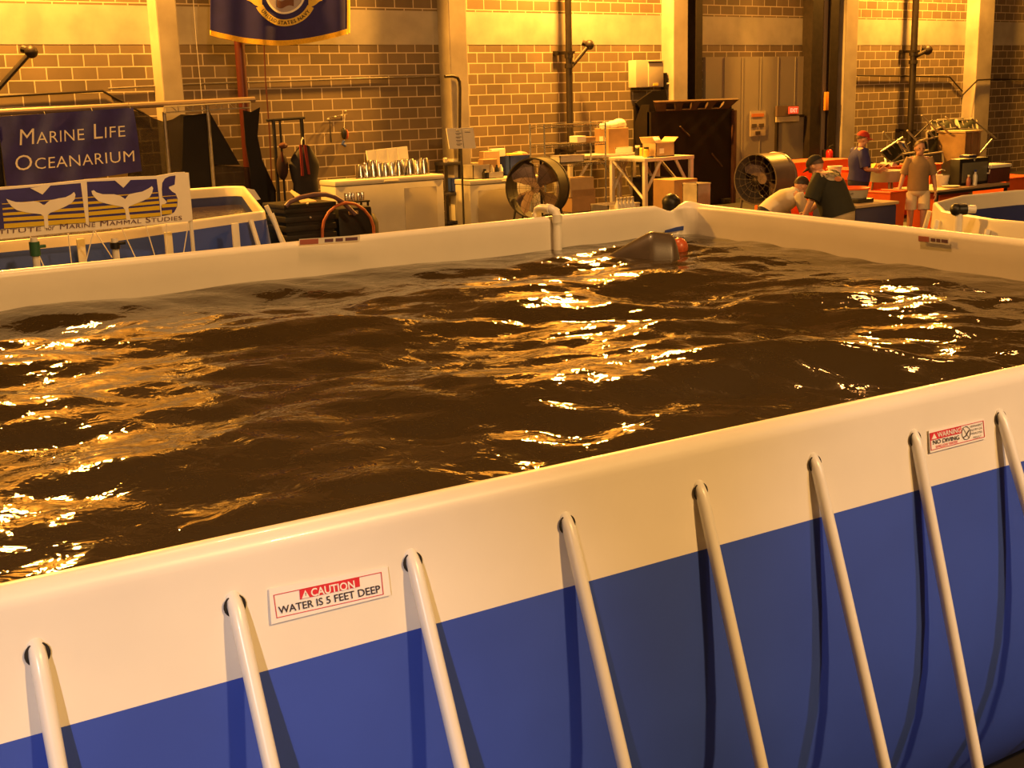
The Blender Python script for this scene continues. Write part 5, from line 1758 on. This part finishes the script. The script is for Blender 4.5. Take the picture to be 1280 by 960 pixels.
# grey basin and yellow lid behind
gb = thing('grey_basin', (X(1112, 14.3, 215), 14.4, 0), 'grey plastic basin on legs behind the round tub, right of the person in red cap', 'basin')
zz = Z(1112, 213, 14.3)
MB().lathe([(0, zz - .2), (.26, zz - .2), (.34, zz), (.32, zz), (.24, zz - .17), (0, zz - .17)], 26).build('bowl', GREYP, gb)
for a in range(3):
    t_ = 2.1 * a
    MB().tube([(.2 * math.cos(t_), .2 * math.sin(t_), zz - .19), (.3 * math.cos(t_), .3 * math.sin(t_), 0)], .02, 8).build('leg', GALV, gb)
MB().ball((gb.location.x - .1, 14.32, zz - .12), (.14, .12, .06), 12).solo('sponge', YELP, 'yellow sponge lying in the grey basin', 'sponge')

# equipment table with television and cooler
Yt = 12.7
tx_0, tx_1 = X(1172, Yt, 238), X(1262, Yt, 238)
tzz = Z(1190, 236, Yt)
et = thing('folding_table', ((tx_0 + tx_1) / 2, Yt + .45, 0), 'dark-edged folding table carrying a television and a cooler at the right', 'table')
MB().box(((tx_0 + tx_1) / 2, Yt + .45, tzz - .02), (tx_1 - tx_0, .9, .04), bevel=.008).build('table_top', mat('tan table top', (.42, .30, .18), .6), et, world=True)
for a in (tx_0 + .05, tx_1 - .05):
    for b in (Yt + .05, Yt + .85):
        MB().box((a, b, (tzz - .04) / 2), (.045, .045, tzz - .04)).build('leg', BLACKM, et, world=True, smooth=0)
MB().box(((tx_0 + tx_1) / 2, Yt + .02, tzz - .06), (tx_1 - tx_0, .03, .05)).build('edge_rail', BLACKM, et, world=True, smooth=0)
tote(1176, 1212, 241, 12.85, .6, 'orange tote under the folding table with the television')
tv = thing('television', (X(1213, Yt + .3, 225), Yt + .45, tzz), 'boxy dark television with grey screen on the folding table', 'television')
tw, th_ = X(1232, Yt + .1, 215) - X(1195, Yt + .1, 215), Z(1213, 199, Yt + .1) - tzz
MB().box((0, -.12, th_ / 2), (tw, .2, th_), bevel=.02).build('case', BLACK, tv)
def tvb(u, v):
    s_ = lerp(1, .6, v)
    a = 2 * math.pi * u
    c = [(-1, -1), (1, -1), (1, 1), (-1, 1), (-1, -1)]
    k = min(3, int(u * 4)); f_ = u * 4 - k
    return Vector((lerp(c[k][0], c[k + 1][0], f_) * tw / 2 * .95 * s_, -.02 + .3 * v, th_ / 2 + lerp(c[k][1], c[k + 1][1], f_) * th_ / 2 * .95 * s_))
MB().grid(tvb, 16, 3).build('tube_housing', BLACK, tv)
MB().box((0, -.225, th_ / 2 - .01), (tw * .84, .02, th_ * .74), bevel=.01).build('screen', SCREEN, tv)
MB().ball((-.02, -.225, th_ - .035), (.02, .01, .02), 8).build('badge', ALU, tv)
MB().box((.02, .0, th_ + .025), (.22, .2, .05), bevel=.012).solo('set_top_box', DBLUE, 'dark blue box lying on top of the television', 'box') .location = (tv.location.x + .04, tv.location.y - .05, tzz + th_)
co = thing('cooler', (X(1249, Yt + .2, 220), Yt + .35, tzz), 'maroon cooler with white lid right of the television', 'cooler')
cw, ch_ = X(1257, Yt + .15, 215) - X(1233, Yt + .15, 215), Z(1245, 206, Yt + .15) - tzz
MB().box((0, 0, (ch_ - .06) / 2), (cw, .36, ch_ - .06), bevel=.02).build('body', MAROON, co)
MB().box((0, 0, ch_ - .03), (cw + .03, .39, .06), bevel=.015).build('lid', STICK, co)
MB().tube([(-cw / 2 - .005, -.15, ch_ - .08), (-cw / 2 - .05, -.17, ch_ - .14), (-cw / 2 - .05, .12, ch_ - .14), (-cw / 2 - .005, .13, ch_ - .08)], .012, 6).build('handle', STICK, co)
for px, h_, m_, lab in ((1213, .19, mat('pinkish bottle', (.35, .12, .12), .3), 'slim pinkish bottle before the television screen'), (1221, .27, mat('white and blue bottle', (.72, .74, .75), .3), 'white spray bottle between the television and the cooler')):
    b = thing('bottle', (X(px, Yt + .08, 230), Yt + .12, tzz), lab, 'bottle')
    MB().lathe([(0, 0), (.036, 0), (.038, .02), (.038, h_ * .62), (.018, h_ * .78), (.018, h_ * .9), (0, h_ * .9)], 16).build('body', m_, b)
    MB().lathe([(.02, h_ * .86), (.022, h_), (0, h_)], 12).build('cap', BLUEP if px > 1215 else PAPER, b)
MB().lathe([(0, 0), (.10, 0), (.15, .02), (.15, .026), (0, .012)], 24, (X(1193, Yt + .15, 233), Yt + .22, tzz)).solo('plate', PAPER, 'white plate on the left end of the folding table', 'plate')
wb = thing('basket', (X(1183, Yt + .5, 225), Yt + .6, tzz), 'white basket leaning open on the table left of the television', 'basket')
MB().lathe([(0, 0), (.11, 0), (.16, .18), (.15, .18), (.10, .012), (0, .012)], 18).build('body', STICK, wb)
MB().tube([(.155 * math.cos(math.pi * k / 8), 0, .17 + .1 * math.sin(math.pi * k / 8)) for k in range(9)], .008, 6).build('handle', STICK, wb)

# ---- scrap pile: folded frames, poles and dark mesh, with a plywood crate
Ys = 17.6
def pole(a, b, r, m, label, Y0=Ys, Y1=None):
    pa, pb_ = pty(*a, Y0), pty(*b, Y0 if Y1 is None else Y1)
    return MB().tube([pa, pb_], r, 8).solo('tent_pole', m, label, 'pole', group='poles in the scrap pile', smooth=60)
pc0, pc1 = X(1205, 17.2, 190), X(1225, 17.2, 190)
pz = Z(1212, 164, 17.2)
pcx = thing('plywood_crate', ((pc0 + pc1) / 2, 17.6, 0), 'tall plywood crate in front of the scrap pile, left of the television', 'crate')
MB().box(((pc0 + pc1) / 2, 17.55, pz / 2), (pc1 - pc0, .7, pz - .05), bevel=.008).build('panel_box', WOOD, pcx, world=True)
MB().box(((pc0 + pc1) / 2, 17.55, pz - .01), (pc1 - pc0 + .06, .76, .04), bevel=.006).build('lid', CARDL, pcx, world=True)
for px in (1206.5, 1215, 1223.5):
    MB().box((X(px, 17.18, 190), 17.185, pz / 2), (.06, .03, pz - .06), bevel=.004).build('batten', WOOD, pcx, world=True)
def cot(pix, Y, m, label, rungs=3):
    """folded frame: tube rectangle with a dark mesh panel and cross tubes"""
    P4 = [pty(x, y, Y + dy) for x, y, dy in pix]
    c = sum(P4, Vector()) / 4
    o = thing('folding_cot', (c.x, c.y, min(p.z for p in P4)), label, 'cot', group='folded cots in the scrap pile')
    fm = MB().tube(P4, .024, 7, closed=True).build('tube_frame', ALU, o, world=True)
    n = (P4[1] - P4[0]).cross(P4[3] - P4[0]).normalized()
    MB().grid(lambda u, v: P4[0].lerp(P4[1], .06 + .88 * u).lerp(P4[3].lerp(P4[2], .06 + .88 * u), .06 + .88 * v) + n * .03 * math.sin(5 * u + 4 * v), 10, 8, n * .01).build('mesh_panel', m, o, world=True)
    for k in range(rungs):
        t_ = (k + 1) / (rungs + 1)
        MB().tube([P4[0].lerp(P4[1], t_), P4[3].lerp(P4[2], t_)], .016, 6).build('cross_tube', GALV, o, world=True)
    return o
cot([(1101, 190, 0), (1128, 172, .3), (1136, 186, .5), (1112, 203, .2)], 17.4, DGREEN, 'leftmost folded cot of the scrap pile with sagging dark mesh')
cot([(1122, 176, .2), (1130, 178, .1), (1135, 186, .1), (1128, 188, .2)], 17.3, BLUEP, 'small folded cot with a blue panel in the scrap pile', 1)
cot([(1128, 193, 0), (1160, 188, .4), (1164, 203, .5), (1134, 208, .1)], 17.2, DGREEN, 'low folded cot in the scrap pile behind the tan-shirted person')
cot([(1158, 166, 0), (1180, 158, .5), (1184, 186, .5), (1160, 194, .0)], 17.9, DGREEN, 'upright folded cot left of the plywood crate')
cot([(1163, 152, .8), (1194, 149, 1.1), (1196, 160, .7), (1166, 164, .3)], 17.9, DGREEN, 'upper folded cot lying across the top of the scrap pile')
cot([(1196, 150, .9), (1220, 150, 1.3), (1222, 162, .9), (1200, 161, .5)], 18.3, DGREEN, 'folded cot on top of the plywood crate')
cot([(1138, 196, .3), (1178, 190, .5), (1180, 214, .5), (1140, 218, .0)], 17.0, mat('grey mesh', (.10, .10, .08), .8, var=.4, scale=14), 'lowest folded cot of the scrap pile in front of the others')
cot([(1104, 188, .2), (1134, 184, .4), (1140, 198, .3), (1108, 206, .0)], 17.7, DGREEN, 'dark sagging folded cot low at the left end of the scrap pile', 2)
cot([(1150, 176, .2), (1176, 170, .5), (1180, 200, .4), (1152, 208, .0)], 17.6, DGREEN, 'dark folded cot standing in the middle of the scrap pile', 2)
cot([(1172, 150, .6), (1204, 148, .9), (1208, 162, .9), (1176, 166, .4)], 18.6, DGREEN, 'dark folded cot at the back of the top of the scrap pile', 2)
for k, (a, b, y1) in enumerate((((1104, 165), (1118, 180), 17.9), ((1122, 178), (1133, 189), 17.2), ((1134, 163), (1146, 176), 17.5), ((1152, 144), (1180, 172), 17.9), ((1160, 164), (1168, 172), 17.3), ((1182, 146), (1204, 166), 18.0), ((1214, 148), (1245, 173), 18.2), ((1223, 194), (1240, 174), 17.2), ((1171, 152), (1192, 172), 17.6), ((1112, 200), (1138, 178), 17.9), ((1143, 172), (1166, 150), 18.0))):
    nm = ['pale pole leaning left of the scrap pile', 'white pole beside the small blue panel', 'bright white pole before the standpipe foot', 'long pole sloping down across the scrap pile from its top', 'short white tube end left of the plywood crate', 'pole sloping over the top of the plywood crate', 'long pole sloping down right of the plywood crate', 'bright pole rising from the television to the right', 'thin pole over the upper folded cot', 'dark pole rising from the leftmost folded cot', 'dark pole crossing behind the upper folded cot'][k]
    pole(a, b, .022 if k < 9 else .018, ALU if k < 9 else DARKPIPE, nm, y1)
# ================================================================== THIRD POOL, right edge
p3 = thing('round_pool', (13.3, 6.4, 0), 'round cream and blue above-ground pool at the right edge', 'pool')
c3 = Vector((13.35, 6.45, 0))
A3 = [ptz(1173, 257, 1.2), ptz(1195, 244.5, 1.2), ptz(1240, 235.5, 1.2)]
r3 = 2.55
loop3 = []
for k in range(16):
    a0, a1 = 2 * math.pi * k / 16 + .12, 2 * math.pi * (k + 1) / 16 + .12
    pA = c3 + Vector((math.cos(a0), math.sin(a0), 0)) * r3
    pB = c3 + Vector((math.cos(a1), math.sin(a1), 0)) * r3
    for j in range(4):
        nn = Vector((math.cos(lerp(a0, a1, j / 4)), math.sin(lerp(a0, a1, j / 4)), 0))
        loop3.append((pA.lerp(pB, j / 4), nn))
prof3 = [(-.05, 1.02)]
for k in range(7):
    a = math.pi - math.pi * k / 6
    prof3.append((-.012 + .03 * math.cos(a), 1.17 + .03 * math.sin(a)))
prof3 += [(.02, 1.12), (.035, .92)]
strip(MB(), loop3, prof3).build('rim_band', CREAM, p3, world=True, smooth=25)
strip(MB(), loop3, [(-.055, .3), (-.055, .85), (-.05, 1.02)]).build('inner_liner', POOLBL, p3, world=True, smooth=25, label='dark blue inner lining')
strip(MB(), loop3, [(.035, .92), (.07, .6), (.04, .25), (-.1, .01)]).build('outer_liner', BLUEV, p3, world=True, smooth=25, label='blue outer sheet')
for k in range(16):
    a = 2 * math.pi * k / 16 + .12
    d = Vector((math.cos(a), math.sin(a), 0))
    if d.x < .5:
        MB().tube([c3 + d * (r3 + .05) + Vector((0, 0, 1.1)), c3 + d * (r3 + .30)], .026, 10).build('leg', PVC, p3, world=True)
wm = MB()
wm.bm.faces.new([wm.bm.verts.new((p + nn * -.055) + Vector((0, 0, .80))) for p, nn in loop3])
w3 = wm.solo('round_pool_water', WATER, 'dark water inside the round pool at the right edge', 'water')
w3['kind'] = 'stuff'
q = ptz(1271, 266, .82)
MB().ball(q, (.10, .10, .06), 14).solo('brown_float', CARD, 'brown lump floating in the round pool at the right edge', 'float')
def on_cyl(px, py, R_):
    """first point of the photo ray on the upright cylinder round the pool"""
    r = ray(px, py)
    A_ = r.x ** 2 + r.y ** 2
    B_ = -2 * (r.x * c3.x + r.y * c3.y)
    C_ = c3.x ** 2 + c3.y ** 2 - R_ ** 2
    return CPOS + r * ((-B_ - math.sqrt(max(0, B_ * B_ - 4 * A_ * C_))) / (2 * A_))
e = on_cyl(1199, 262, r3 + .16)
EZ = e.z
vt = thing('ball_valve', (e.x, e.y, 0), 'white pipe with black ball valve at the left end of the round pool', 'valve')
MB().tube([Vector((e.x, e.y, 0)), Vector((e.x, e.y, EZ - .12)), Vector((e.x, e.y, EZ - .03)), Vector((e.x, e.y, EZ)) + RIGHT * .05, Vector((e.x, e.y, EZ)) + RIGHT * .16], .04, 12).build('pipe', PVC, vt, world=True, smooth=70)
vb = MB().tube([Vector((e.x, e.y, EZ)) - RIGHT * .04, Vector((e.x, e.y, EZ)) + RIGHT * .07], .056, 16).build('valve_body', BLACK, vt, world=True)
MB().ball(Vector((e.x, e.y, EZ)) - RIGHT * .03, .062, 14).build('union_nut', BLACK, vb, world=True)
